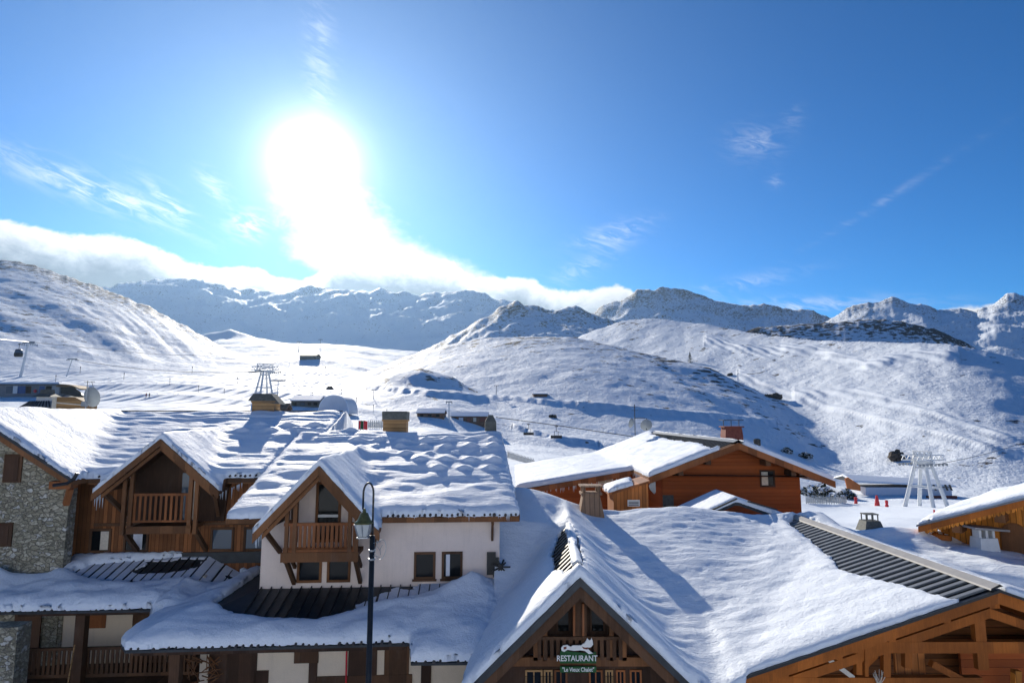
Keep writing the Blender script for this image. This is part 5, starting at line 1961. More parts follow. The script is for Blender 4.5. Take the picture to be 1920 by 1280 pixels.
roofG = GC.part('roof', roof_skin(sG, (g0.x - .2, RX + 7.7), (-.2, 9.2), .3, z_g, .2), 'wood_gold')
eG = rough_edge(sG, .07, 1.4, 101)
GC.part('snow_cover', sheet((g0.x - .3, RX + 7.8), (-.2, 9.2), .15, eG, snow_top(z_g, eG, .24, .5, .4, lambda x, y: .10 * fbm(x / 1.6, y / 2., 3, 102)), lambda x, y: z_g(x, y) - .03), 'snow', roofG, smooth=True)
GC.part('bargeboard', MB().prism([(g0.x, g0.z - .30), (RX, zg1(RX) - .30), (RX, zg1(RX) - .06), (g0.x, g0.z - .06)], -.1, .02), 'beam_orange')
GC.part('drip_edge', MB().prism([(g0.x - .05, g0.z - .06), (RX, zg1(RX) - .06), (RX, zg1(RX) + .02), (g0.x - .05, g0.z + .02)], -.16, -.05), 'metal_grey')
sc2 = MB()
for i in range(45):
    x = g0.x + .3 + i * .16
    zz = zg1(x)
    sc2.prism([(x - .075, zz - .40), (x, zz - .46), (x + .075, zz - .40), (x + .075, zz - .29), (x - .075, zz - .29)], .04, .10)
GC.part('scalloped_trim', sc2, 'wood_gold', label='pale scalloped trim under the bargeboard')
for i in range(4):
    x = w0 + .8 + i * 1.5
    GC.part('purlin', MB().box(x - .18, x + .18, .1, 1.2, zg1(x) - .72, zg1(x) - .4), 'wood_beam')
GC.part('brace', MB().beam((w0 - .1, .5, g0.z - .35), (w0 + .35, 1.15, g0.z - 1.5), .2, .2).box(w0 - .55, w0 + .5, .4, .65, g0.z - .6, g0.z - .38).box(w0 - .05, w0 + .15, 1.0, 1.2, -12, g0.z - .4), 'beam_orange')
dr = GF.hit(1900, 985, 1.1)
arc = [(dr.x + .45 * math.cos(t), dr.z - .35 + .45 * math.sin(t)) for t in np.linspace(math.pi, 0, 9)]
GC.part('arched_door', MB().prism(list(reversed([(dr.x - .45, -8)] + arc + [(dr.x + .45, -8)])), 1.14, 1.2), 'wood_beam')
sm = at(1845, 1012, 26.8)
SM = Thing('roof_chimney', 'small white stone chimney with flat slab cap in front of the golden wall', 'chimney', (sm.x, 26.8, sm.z - .3))
bo = SM.part('shaft', MB().rect_loft(sm.x, 26.8, [(sm.z - .6, .42, .35), (sm.z + .12, .36, .3)]), 'white_paint')
cq = MB()
for sx in (-.28, 0, .28):
    cq.box(sm.x + sx - .05, sm.x + sx + .05, 26.6, 27.0, sm.z + .12, sm.z + .45)
SM.part('pillar', cq, 'white_paint', bo)
SM.part('slab', MB().prism([(sm.x - .72, sm.z + .52), (sm.x + .75, sm.z + .42), (sm.x + .75, sm.z + .50), (sm.x - .72, sm.z + .60)], 26.3, 27.3), 'zinc')

# stone chimney with canopy on the snow behind the chalet
g0 = ground_hit(1632, 993, 38)
s = g0.y / 60.
STC = Thing('vent_chimney', 'tapered dark chimney with a small canopy standing in the sunlit snow', 'chimney', (g0.x, g0.y, g0.z - .2))
b_ = STC.part('shaft', MB().rect_loft(g0.x, g0.y, [(g0.z - .4, 1.05 * s, .9 * s), (g0.z + .9 * s, .66 * s, .6 * s)]), 'slate_roof')
cq = MB()
for sx in (-.55, .0, .55):
    for sy in (-.4, .4):
        cq.box(g0.x + (sx - .04) * s, g0.x + (sx + .04) * s, g0.y + (sy - .04) * s, g0.y + (sy + .04) * s, g0.z + .9 * s, g0.z + 1.45 * s)
STC.part('canopy', cq.loft([[(g0.x + a * s, g0.y + c * s, g0.z + z * s) for a, c in ((-.62, -.5), (.62, -.5), (.62, .5), (-.62, .5))] for z in (1.45, 1.53)]), 'slate_roof')

# ------------------------------------------------------------------ ski area: lifts, huts, fences, skiers
def truss(mb, a, b, h, n, r):
    """flat lattice girder between a and b, depth h"""
    a, b = Vector(a), Vector(b)
    up = Vector((0, 0, h))
    mb.tube([a, b], r, 6).tube([a + up, b + up], r, 6)
    for i in range(n):
        p, q_ = a.lerp(b, i / n), a.lerp(b, (i + 1) / n)
        mb.tube([p, p.lerp(q_, .5) + up], r * .7, 5).tube([p.lerp(q_, .5) + up, q_], r * .7, 5)
    return mb


def lift_tower(name, label, base, H, half, head_w, head_d, r, legs=4, dirv=(1, 0), group=None):
    """four splayed legs, cross ties, a lattice head with wheel trains"""
    x, y, z = base
    T = Thing(name, label, 'lift tower', (x, y, z), group=group)
    ux = Vector((dirv[0], dirv[1], 0)).normalized()
    uy = Vector((-ux.y, ux.x, 0))
    c = Vector(base)
    tops = []
    for i, (sx, sy) in enumerate(((-1, -1), (1, -1), (1, 1), (-1, 1))):
        p = c + ux * (sx * half) + uy * (sy * half * .7)
        t = c + ux * (sx * half * .32) + uy * (sy * half * .24) + Vector((0, 0, H * .80))
        tops.append(t)
        T.part('leg', MB().tube([p - Vector((0, 0, 1.2)), t], [r * 1.25, r], 8), 'white_paint')
    ti = MB()
    for f in (.36, .7):
        ring = [c + ux * (sx * half * (1 - .68 * f / .8)) + uy * (sy * half * .7 * (1 - .66 * f / .8)) + Vector((0, 0, H * f)) for sx, sy in ((-1, -1), (1, -1), (1, 1), (-1, 1))]
        for i in range(4):
            ti.tube([ring[i], ring[(i + 1) % 4]], r * .55, 6)
    T.part('tie', ti, 'white_paint')
    top = c + Vector((0, 0, H * .80))
    hd = MB()
    hd.beam(top - ux * (head_w * .62), top + ux * (head_w * .62), r * 1.6, r * 1.8)
    for s in (-1, 1):
        o = ux * (s * head_w * .42)
        truss(hd, top + o - uy * head_d + Vector((0, 0, r * 1.5)), top + o + uy * head_d + Vector((0, 0, r * 1.5)), H * .09, 5, r * .42)
    truss(hd, top - ux * (head_w * .5) + Vector((0, 0, H * .10)), top + ux * (head_w * .5) + Vector((0, 0, H * .10)), H * .10, 4, r * .45)
    for s in (-1, 1):
        hd.tube([top + ux * (s * head_w * .5) + Vector((0, 0, 0)), top + ux * (s * head_w * .5) + Vector((0, 0, H * .2))], r * .45, 6)
    T.part('crosshead', hd, 'white_paint')
    for s in (-1, 1):
        w_ = MB()
        o = ux * (s * head_w * .56)
        for k in range(8):
            p = top + o + uy * (head_d * (-1 + 2 * k / 7)) - Vector((0, 0, r * 1.2))
            w_.tube([p - ux * r * .4, p + ux * r * .4], r * .8, 8)
        w_.beam(top + o - uy * head_d * 1.05 - Vector((0, 0, r * .6)), top + o + uy * head_d * 1.05 - Vector((0, 0, r * .6)), r * .4, r * .5)
        T.part('wheel_train', w_, 'steel')
    return T


# right-hand tower
g = ground_hit(1737, 950, 60)
hh = (at(1732, 846, g.y).z - g.z)
ww = (at(1768, 945, g.y).x - at(1706, 945, g.y).x) / 2
lift_tower('lift_tower', 'large white four-legged lift tower near the long shed', (g.x, g.y, g.z), hh, ww * .95, ww * 1.15, ww * 1.15, hh * .030, dirv=(.35, -.94))
# central tower and its smaller pylon
g = ground_hit(494, 752, 90)
hh = at(494, 682, g.y).z - g.z
lift_tower('lift_tower', 'grey-white lift tower with lattice head behind the hooded chimney', (g.x, g.y, g.z), hh, hh * .22, hh * .46, hh * .34, hh * .026, dirv=(.6, .8))
g = ground_hit(520, 750, 90)
hh = at(520, 712, g.y).z - g.z
PY = Thing('lift_pylon', 'slim single pylon with a crossbar beside the grey-white lattice tower', 'pylon', tuple(g))
PY.part('mast', MB().tube([(g.x, g.y, g.z - 1), (g.x, g.y, g.z + hh)], [hh * .035, hh * .022], 8), 'white_paint')
PY.part('crossbar', MB().box(g.x - hh * .36, g.x + hh * .36, g.y - hh * .04, g.y + hh * .04, g.z + hh * .93, g.z + hh), 'steel')


def pylon(px0, py0, px1, py1, label, w=2.0, m='white_paint', dist=60):
    g = ground_hit(px0, py0, dist)
    t = at(px1, py1, g.y)
    T = Thing('lift_pylon', label, 'pylon', tuple(g))
    h = t.z - g.z
    T.part('mast', MB().tube([(g.x, g.y, g.z - 1), (t.x, g.y, t.z)], [h * .035, h * .025], 8), m)
    mb = MB().box(t.x - h * w * .12, t.x + h * w * .12, g.y - .3, g.y + .3, t.z - h * .06, t.z)
    for s in (-1, 1):
        for k in range(4):
            mb.tube([(t.x + s * h * w * .11, g.y - h * .12 + h * .08 * k, t.z - h * .09), (t.x + s * h * w * .11 + .12, g.y - h * .12 + h * .08 * k, t.z - h * .09)], h * .03, 6)
    T.part('crossbar', mb, 'steel')
    return T


pylon(124, 706, 136, 672, 'leaning grey pylon standing on the snow slope above the lift station', 2.2)
pylon(38, 706, 54, 640, 'tall pale pylon behind the dark gondola cabin', 1.4, dist=90)
pylon(842, 792, 842, 752, 'pale thin pylon between the box chimney and the dark chimney', 1.2, dist=110)


def cabin(T, x, y, z, s, m='iron'):
    """gondola cabin hung from a cable at z"""
    T.part('hanger', MB().tube([(x, y, z), (x, y, z - 1.5 * s)], .06 * s, 6).box(x - .35 * s, x + .35 * s, y - .1, y + .1, z - .1 * s, z + .1 * s), m)
    body = MB()
    def ring(zz, a, b, n=12):
        return [(x + a * math.copysign(abs(math.cos(t)) ** .6, math.cos(t)), y + b * math.copysign(abs(math.sin(t)) ** .6, math.sin(t)), zz) for t in np.linspace(0, 2 * math.pi, n + 1)[:-1]]
    body.loft([ring(z - 3.7 * s, .75 * s, .6 * s), ring(z - 3.5 * s, .95 * s, .8 * s), ring(z - 2.6 * s, 1.0 * s, .85 * s)])
    bo = T.part('cabin_body', body, m)
    T.part('cabin_glass', MB().loft([ring(z - 2.6 * s, .97 * s, .82 * s), ring(z - 1.75 * s, .78 * s, .66 * s)]), 'glass_sky', bo)
    T.part('cabin_roof', MB().loft([ring(z - 1.75 * s, .82 * s, .7 * s), ring(z - 1.5 * s, .55 * s, .5 * s)]), m, bo)


def chair(T, x, y, z, s):
    T.part('hanger', MB().tube([(x, y, z), (x, y, z - 1.4 * s)], .08 * s, 6).box(x - .5 * s, x + .5 * s, y - .12, y + .12, z - .12 * s, z + .12 * s), 'iron')
    f = MB()
    for sx in (-1, 1):
        f.tube([(x + sx * .55 * s, y, z - 1.4 * s), (x + sx * .55 * s, y, z - 3.2 * s)], .07 * s, 6)
    f.tube([(x - .55 * s, y, z - 1.4 * s), (x + .55 * s, y, z - 1.4 * s)], .07 * s, 6)
    fo = T.part('chair_frame', f, 'iron')
    T.part('seat', MB().box(x - 1.6 * s, x + 1.6 * s, y - .5 * s, y + .1 * s, z - 3.35 * s, z - 3.15 * s).box(x - 1.6 * s, x + 1.6 * s, y + .1 * s, y + .2 * s, z - 3.2 * s, z - 2.5 * s), 'iron', fo)
    T.part('bar', MB().tube([(x - 1.6 * s, y - .6 * s, z - 2.6 * s), (x + 1.6 * s, y - .6 * s, z - 2.6 * s)], .05 * s, 5), 'steel', fo)


# gondola at far left
gy = 160.
c = at(36, 650, gy)
T = Thing('gondola_cabin', 'dark gondola cabin hanging beside the tall pale pylon', 'gondola', (c.x, gy, at(36, 669, gy).z))
cabin(T, c.x, gy, at(36, 645, gy).z, (at(36, 645, gy).z - at(36, 669, gy).z) / 3.7)
# two chairs over the slope in the middle
gy = 120.
for px, lab in ((991, 'open lift chair hanging beside the dark ridge-end chimney'), (1043, 'lift chair with a pale rider bar, nearer to the orange chalet roof')):
    zt, zb = at(px, 795 if px < 1000 else 799, gy).z, at(px, 815 if px < 1000 else 821, gy).z
    c = at(px, 800, gy)
    T = Thing('lift_chair', lab, 'lift chair', (c.x, gy, zb), group='chairs on the lift above the snow')
    chair(T, c.x, gy, zt, (zt - zb) / 3.3)


def cable(name, label, pts, r=.05):
    solo(name, label, 'cable', MB().tube(pts, r, 5), 'iron', group='lift cables')


p0, p1, p2 = at(930, 782, 122), at(1043, 797, 120), at(1240, 826, 112)
cable('lift_cable', 'thin dark cable carrying the lift chairs', [tuple(p0.lerp(p1, i / 6)) for i in range(6)] + [tuple(p1.lerp(p2, i / 6)) for i in range(7)], .07)
p0, p1, p2 = at(-60, 630, 190), at(54, 641, 300), at(420, 668, 520)
cable('lift_cable', 'thin cable running down from the tall pale pylon', [tuple(p0), tuple(p1), tuple(p1.lerp(p2, .5) - Vector((0, 0, 2))), tuple(p2)], .10)
p0, p1 = at(1690, 862, 95), at(1768, 872, 100)

def run(px0, py0, Y0_, px1, py1, Y1_, sag=1.5):
    a, b = at(px0, py0, Y0_), at(px1, py1, Y1_)
    return [tuple(a.lerp(b, i / 12) - Vector((0, 0, sag * 4 * (i / 12) * (1 - i / 12)))) for i in range(13)]


cable('lift_cable', 'thin cable from the leaning grey pylon up to the lattice lift tower', run(136, 673, 250, 480, 697, 210, 2.), .09)
cable('lift_cable', 'thin cable rising up the valley from the lattice lift tower', run(480, 696, 210, 560, 640, 1100, 6.), .16)
cable('lift_cable', 'thin cable rising steeply behind the large white lift tower', run(1768, 868, 110, 1990, 790, 260, 2.), .06)
for i, (px, pyb, pyt, lab) in enumerate(((560, 660, 640, 'tiny distant pylon high in the valley above the dark hut'), (600, 652, 636, 'tiniest distant pylon near the end of the bright valley floor'),
                                         (930, 742, 722, 'small pylon standing on the knoll above the long low lodge'), (700, 748, 730, 'small pylon on the snow beside the small rocky knoll'))):
    pylon(px, pyb, px + 1, pyt, lab, 1.8, 'steel', 150)
# piste marker poles and slow-skiing banners
for i, (px, py) in enumerate(((104, 716), (150, 700), (232, 712), (318, 722), (372, 735), (420, 742), (445, 720), (360, 700), (640, 742), (668, 758), (700, 772), (560, 735), (586, 748), (610, 700), (725, 780), (655, 790))):
    g = ground_hit(px, py, 100)
    s_ = max(1.0, g.y / 170.)
    solo('piste_pole', 'thin dark piste marker pole standing in the groomed valley snow', 'marker pole', MB().tube([(g.x, g.y, g.z - .3), (g.x, g.y, g.z + 1.9 * s_)], .05 * s_, 5).lathe(g.x, g.y, [(g.z + 1.5 * s_, .11 * s_), (g.z + 1.9 * s_, .11 * s_)], 6), 'iron', tuple(g), group='piste marker poles')

# station building on the left
g = ground_hit(70, 744, 60)
Y0 = g.y
S = lambda px, py: at(px, py, Y0)
ST = Thing('lift_station', 'low lift station with flat snowy roof, dark glazing and a curved tan hood', 'building', (S(70, 744).x, Y0, S(70, 744).z))
a, b = S(-30, 721), S(112, 741)
ST.part('wall', MB().box(a.x, b.x, Y0, Y0 + 8, b.z - 3, a.z), 'metal_grey')
ro = ST.part('roof', MB().box(a.x - .5, b.x + .3, Y0 - 1, Y0 + 9, a.z, a.z + .25), 'tile')
ST.part('snow_cover', MB().loft([[(a.x + .5, Y0 - .8, a.z + .25), (b.x + .2, Y0 - .8, a.z + .25), (b.x + .2, Y0 + 8.8, a.z + .25), (a.x + .5, Y0 + 8.8, a.z + .25)], [(a.x + 1.2, Y0 - .4, a.z + .95), (b.x - .6, Y0 - .4, a.z + .95), (b.x - .6, Y0 + 8.4, a.z + .95), (a.x + 1.2, Y0 + 8.4, a.z + .95)]]), 'snow', ro)
for px0, px1, m in ((12, 24, 'glass_sky'), (25, 33, 'white_paint'), (34, 48, 'blue'), (49, 59, 'wood_black'), (74, 84, 'blue'), (86, 97, 'glass'), (99, 111, 'steel')):
    w0_, w1_ = S(px0, 723), S(px1, 738)
    fr_ = ST.part('window', MB().box(w0_.x, w1_.x, Y0 - .12, Y0 - .01, w1_.z, w0_.z), 'steel')
    ST.part('pane', MB().box(w0_.x + .12, w1_.x - .12, Y0 - .16, Y0 - .121, w1_.z + .1, w0_.z - .1), m, fr_)
hd = MB()
rr0, rr1 = S(110, 726), S(153, 741)
n = 9
ra_, rb_ = [], []
for i in range(n):
    t = i / (n - 1)
    x = rr0.x + (rr1.x - rr0.x) * t
    zt = rr0.z + 1.55 * math.sin(math.pi * (.12 + .72 * t)) - t * 1.2
    ra_.append((x, Y0 - 1.5, zt))
    rb_.append((x, Y0 - 1.5, zt - .45))
hd.loft([[*ra_, *reversed(rb_)], [(p[0], p[1] + 8, p[2]) for p in [*ra_, *reversed(rb_)]]])
ST.part('curved_hood', hd, 'tan_wood')
ST.part('hood_side', MB().prism([(p[0], p[2] - .5) for p in ra_][::-1] + [(rr0.x, rr0.z - 1.6), (rr1.x, rr1.z - .8)] if False else [(rr0.x, rr0.z - 1.9), (rr1.x, rr1.z - 1.2), (rr1.x, rr1.z + .1), ((rr0.x + rr1.x) / 2, rr0.z + .4), (rr0.x, rr0.z - .1)], Y0 + .5, Y0 + 1.5), 'iron')
c = S(67, 733)
solo('round_sign', 'round red board on the front of the lift station', 'sign', MB().tube([(c.x, Y0 - .25, c.z), (c.x, Y0 - .40, c.z)], .6, 16), 'red')

# roof turret, boarded roof chimney and dish seen over the brown house's ridge at left
yT = 44.
tur = at(87, 757, yT)
RT = Thing('roof_turret', 'small ventilation turret with ribbed dark skirt and slate cap above the roofs', 'roof turret', (tur.x, yT, at(87, 762, yT).z - .3))
k = yT / 1150.
RT.part('skirt', MB().rect_loft(tur.x, yT, [(at(87, 763, yT).z - .6, 34 * k, 30 * k), (at(87, 763, yT).z, 30 * k, 26 * k), (at(87, 752, yT).z, 19 * k, 17 * k)]), 'metal_grey')
rb = MB()
for i in range(-4, 5):
    rb.beam((tur.x + i * 6.6 * k, yT - 26.5 * k, at(87, 763, yT).z), (tur.x + i * 4.2 * k, yT - 17.5 * k, at(87, 752, yT).z), .07, .07)
RT.part('rib', rb, 'iron')
RT.part('lantern', MB().rect_loft(tur.x, yT, [(at(87, 752, yT).z, 12 * k, 10 * k), (at(87, 744, yT).z, 12 * k, 10 * k)]), 'white_paint')
RT.part('cap', MB().rect_loft(tur.x, yT, [(at(87, 744, yT).z, 18 * k, 15 * k), (at(87, 738, yT).z, 9 * k, 8 * k), (at(87, 730, yT).z, 8 * k, 7 * k)]), 'slate_roof')
a, b = at(107, 744, 42), at(160, 762, 42)
BC = Thing('boarded_roof_box', 'long brown boarded roof box tapering towards the satellite dish', 'roof box', ((a.x + b.x) / 2, 42, b.z - .4))
BC.part('body', MB().prism([(a.x, b.z - .5), (b.x, b.z - .5), (b.x, b.z + .28), ((a.x + b.x) / 2 + .2, a.z), (a.x, a.z)], 42, 43.2), 'tan_wood')
BC.part('band', MB().prism([(a.x, b.z + .22), (b.x, b.z + .06), (b.x, b.z + .12), (a.x, b.z + .30)], 41.96, 42.0), 'curtain')
BC.part('end_panel', MB().box(a.x - .32, a.x - .02, 42, 43.2, b.z - .3, a.z + .02), 'curtain')
d0 = at(173, 744, 40)
SD = Thing('satellite_dish', 'large grey satellite dish on a post beside the brown roof box', 'satellite dish', (d0.x, 40, at(173, 764, 40).z - .3))
SD.part('dish', dish(MB(), (d0.x, 40, d0.z), 19 * 40 / 1150., (.15, -.2, .05) if False else (.25, .95, .2), .16), 'dish', smooth=True)
SD.part('mast', MB().tube([(d0.x - .1, 39.6, d0.z - .9), (d0.x - .1, 39.6, at(173, 722, 40).z)], .035, 6), 'steel')
SD.part('aerial', MB().tube([(d0.x - .35, 39.6, at(173, 716, 40).z), (d0.x + .35, 39.6, at(173, 716, 40).z)], .018, 5).tube([(d0.x - .1, 39.6, at(173, 722, 40).z), (d0.x - .1, 39.6, at(173, 714, 40).z)], .018, 5).tube([(d0.x + .15, 39.6, at(173, 716, 40).z), (d0.x + .3, 39.6, at(173, 727, 40).z)], .015, 5), 'iron')
SD.part('feed', MB().box(d0.x - .2, d0.x + .05, 39.3, 39.6, d0.z - .62, d0.z - .3), 'steel')


# huts and lodges
def hut(name, label, cat, px0, px1, pyt, pyb, depth, wall, roofm='snow', slope=.35, dist=60, over=.4, rows=None, windows=(), Y=None):
    g = ground_hit((px0 + px1) / 2, pyb, dist)
    Y = Y or g.y
    a, b = at(px0, pyt, Y), at(px1, pyb, Y)
    T = Thing(name, label, cat, ((a.x + b.x) / 2, Y, b.z))
    w = T.part('wall', MB().box(a.x, b.x, Y, Y + depth, b.z - 2.5, a.z), wall)
    mx = depth / 2
    zz = a.z
    r = T.part('roof', MB().loft([[(x, Y - over, zz - .05), (x, Y + mx, zz + slope * mx), (x, Y + depth + over, zz - .05), (x, Y + depth + over, zz + .15), (x, Y + mx, zz + slope * mx + .2), (x, Y - over, zz + .15)] for x in (a.x - over, b.x + over)]), 'wood_dark')
    if roofm:
        T.part('snow_cover', MB().loft([[(x, Y - over * .9, zz + .16), (x, Y + mx, zz + slope * mx + .21), (x, Y + depth + over * .9, zz + .16), (x, Y + depth + over * .8, zz + .5), (x, Y + mx, zz + slope * mx + .75), (x, Y - over * .8, zz + .5)] for x in (a.x - over * .9, b.x + over * .9)]), roofm, r)
    for (u0, u1, v0, v1, m) in windows:
        x0_, x1_ = a.x + (b.x - a.x) * u0, a.x + (b.x - a.x) * u1
        z0_, z1_ = b.z + (a.z - b.z) * v0, b.z + (a.z - b.z) * v1
        f = T.part('window', MB().box(x0_, x1_, Y - .1, Y - .01, z0_, z1_), 'wood_black')
        T.part('pane', MB().box(x0_ + .12, x1_ - .12, Y - .14, Y - .101, z0_ + .12, z1_ - .12), m, f)
    return T, Y, a, b


hut('ski_lodge', 'long brown lodge with snowy roof just beyond the box chimney', 'lodge', 782, 832, 775, 783, 8, 'brown_far', windows=((.1, .25, .2, .8, 'glass'), (.4, .55, .2, .8, 'glass'), (.7, .85, .2, .8, 'glass')), dist=90)
hut('ski_lodge', 'long low lodge with red-brown panels next to the dark chimney', 'lodge', 846, 914, 781, 792, 7, 'brown_far', windows=((.02, .14, .1, .9, 'glass_sky'), (.2, .34, .1, .9, 'fabric'), (.42, .55, .1, .9, 'brick'), (.6, .7, .1, .9, 'curtain'), (.78, .98, .1, .9, 'brick')), dist=90)
hut('mountain_hut', 'low dark hut with a row of windows beside the white tent', 'hut', 546, 598, 752, 763, 9, 'slate_roof', windows=((.05, .2, .3, .8, 'glass'), (.32, .5, .3, .8, 'glass_sky'), (.6, .72, .3, .8, 'glass'), (.8, .95, .3, .8, 'glass')), dist=90)
hut('mountain_hut', 'distant dark hut alone on the bright valley floor', 'hut', 562, 592, 667, 674, 16, 'slate_roof', None, .3, 200)
hut('mountain_hut', 'small orange-brown shelter beside the hooded chimney', 'hut', 519, 536, 768, 772, 5, 'brown_far', 'brown_far', .6, 60)
hut('rock_hut', 'lone flat brown hut dug into the snowy knoll', 'hut', 1000, 1026, 739, 745, 8, 'brown_far', 'snow', .15, 200)
# white arched tent
g = ground_hit(625, 776, 70)
Y = g.y
c, e1 = at(625, 776, Y), at(653, 776, Y)
rx = e1.x - c.x
rz = at(625, 741, Y).z - c.z
arc = [(c.x + rx * math.copysign(abs(math.cos(t)) ** .75, math.cos(t)), c.z + rz * math.sin(t) ** .85) for t in np.linspace(math.pi, 0, 15)]
TN = Thing('arched_tent', 'white arched storage tent behind the brown ridge end', 'tent', (c.x, Y, c.z))
TN.part('canopy', MB().loft([[(x, y, z) for x, z in arc] for y in (Y + .3, Y + 3, Y + 8, Y + 13)], False), 'fabric', smooth=True)
TN.part('end_wall', MB().prism([arc[0][:2]] + [(p[0], p[1]) for p in reversed(arc)], Y, Y + .29), 'fabric')
TN.part('rib', MB().tube([(x, Y - .05, z) for x, z in arc], rx * .03, 6), 'snow')

# shed on the right, half buried
g = ground_hit(1690, 935, 60)
Y = g.y + 12
a, b = at(1622, 900, Y), at(1790, 915, Y)
SHD = Thing('long_shed', 'long half-buried shed with snow roof and orange end wall beside the large lift tower', 'shed', ((a.x + b.x) / 2, Y, b.z - 3))
SHD.part('wall', MB().box(a.x, b.x - 1, Y, Y + 10, b.z - 9, b.z + .3), 'snow_dust')
ro = SHD.part('roof', MB().loft([[(a.x - 4.5, Y - 1.0, a.z - .5), (a.x - 4.5, Y + 5, a.z + .9), (a.x - 4.5, Y + 11, a.z - .5)], [(b.x, Y - 1.0, b.z + .4), (b.x, Y + 5, b.z + 1.7), (b.x, Y + 11, b.z + .4)]]), 'metal')
SHD.part('snow_cover', MB().loft([[(a.x - 4.6, Y - 1.1, a.z - .45), (a.x - 4.6, Y + 5, a.z + .95), (a.x - 4.6, Y + 11, a.z - .45), (a.x - 4.3, Y + 10.8, a.z + .1), (a.x - 4.3, Y + 5, a.z + 1.5), (a.x - 4.3, Y - .9, a.z + .1)],
                                  [(b.x, Y - 1.1, b.z + .45), (b.x, Y + 5, b.z + 1.75), (b.x, Y + 11, b.z + .45), (b.x - .3, Y + 10.8, b.z + .95), (b.x - .3, Y + 5, b.z + 2.2), (b.x - .3, Y - .9, b.z + .95)]]), 'snow', ro)
o0, o1 = at(1583, 897, Y - 1), at(1612, 916, Y - 1)
SHD.part('end_wall', MB().prism([(o0.x, o0.z), (o0.x + .6, o1.z), (o1.x, o1.z - .6), (o1.x, o1.z + 1.2), (o0.x + 1.0, o0.z + .5)], Y - 1.5, Y - 1.05), 'orange_cladding_far')
fn = MB()
for px in (1741, 1750, 1762, 1772, 1780):
    p_, q_ = at(px, 908, Y - 2), at(px + 5, 919, Y - 2)
    fn.prism([(p_.x - .25, p_.z), (q_.x - .3, q_.z), (q_.x + .3, q_.z), (p_.x + .35, p_.z)], Y - 2, Y - 1.85)
SHD.part('dark_panels', fn, 'iron', stuff=True)
po = MB()
for px in (1742, 1764, 1790):
    p_ = at(px, 932, Y - 6)
    po.box(p_.x - .35, p_.x + .35, Y - 6.2, Y - 5.6, at(px, 948, Y - 6).z - 1, p_.z)
p_, q_ = at(1738, 929, Y - 6), at(1794, 934, Y - 6)
po.box(p_.x, q_.x, Y - 6.3, Y - 5.5, q_.z, p_.z)
SHD.part('porch', po, 'brick')

# pads, marker posts, skiers
for (px, pyb, pyt, lab) in ((1605, 944, 931, 'short red padded post between the bushes and the tall red cone'), (1663, 950, 937, 'short red padded post between the tall red cone and the lift tower'), (1752, 963, 955, 'red pad at the foot of the large lift tower')):
    g = ground_hit(px, pyb, 50)
    h = at(px, pyt, g.y).z - g.z
    solo('safety_pad', lab, 'safety pad', MB().lathe(g.x, g.y, [(g.z - .3, h * .24), (g.z + h * .35, h * .24), (g.z + h * .36, h * .14), (g.z + h * .6, h * .22), (g.z + h * .95, h * .2), (g.z + h, h * .08)], 9), 'red', tuple(g), group='red pads along the piste')
g = ground_hit(1645, 948, 50)
h = at(1645, 928, g.y).z - g.z
solo('marker_cone', 'tall red cone-shaped marker on the groomed snow near the long shed', 'marker', MB().lathe(g.x, g.y, [(g.z - .3, h * .24), (g.z + h * .2, h * .22), (g.z + h * .98, h * .09), (g.z + h, h * .03)], 10), 'red', tuple(g))


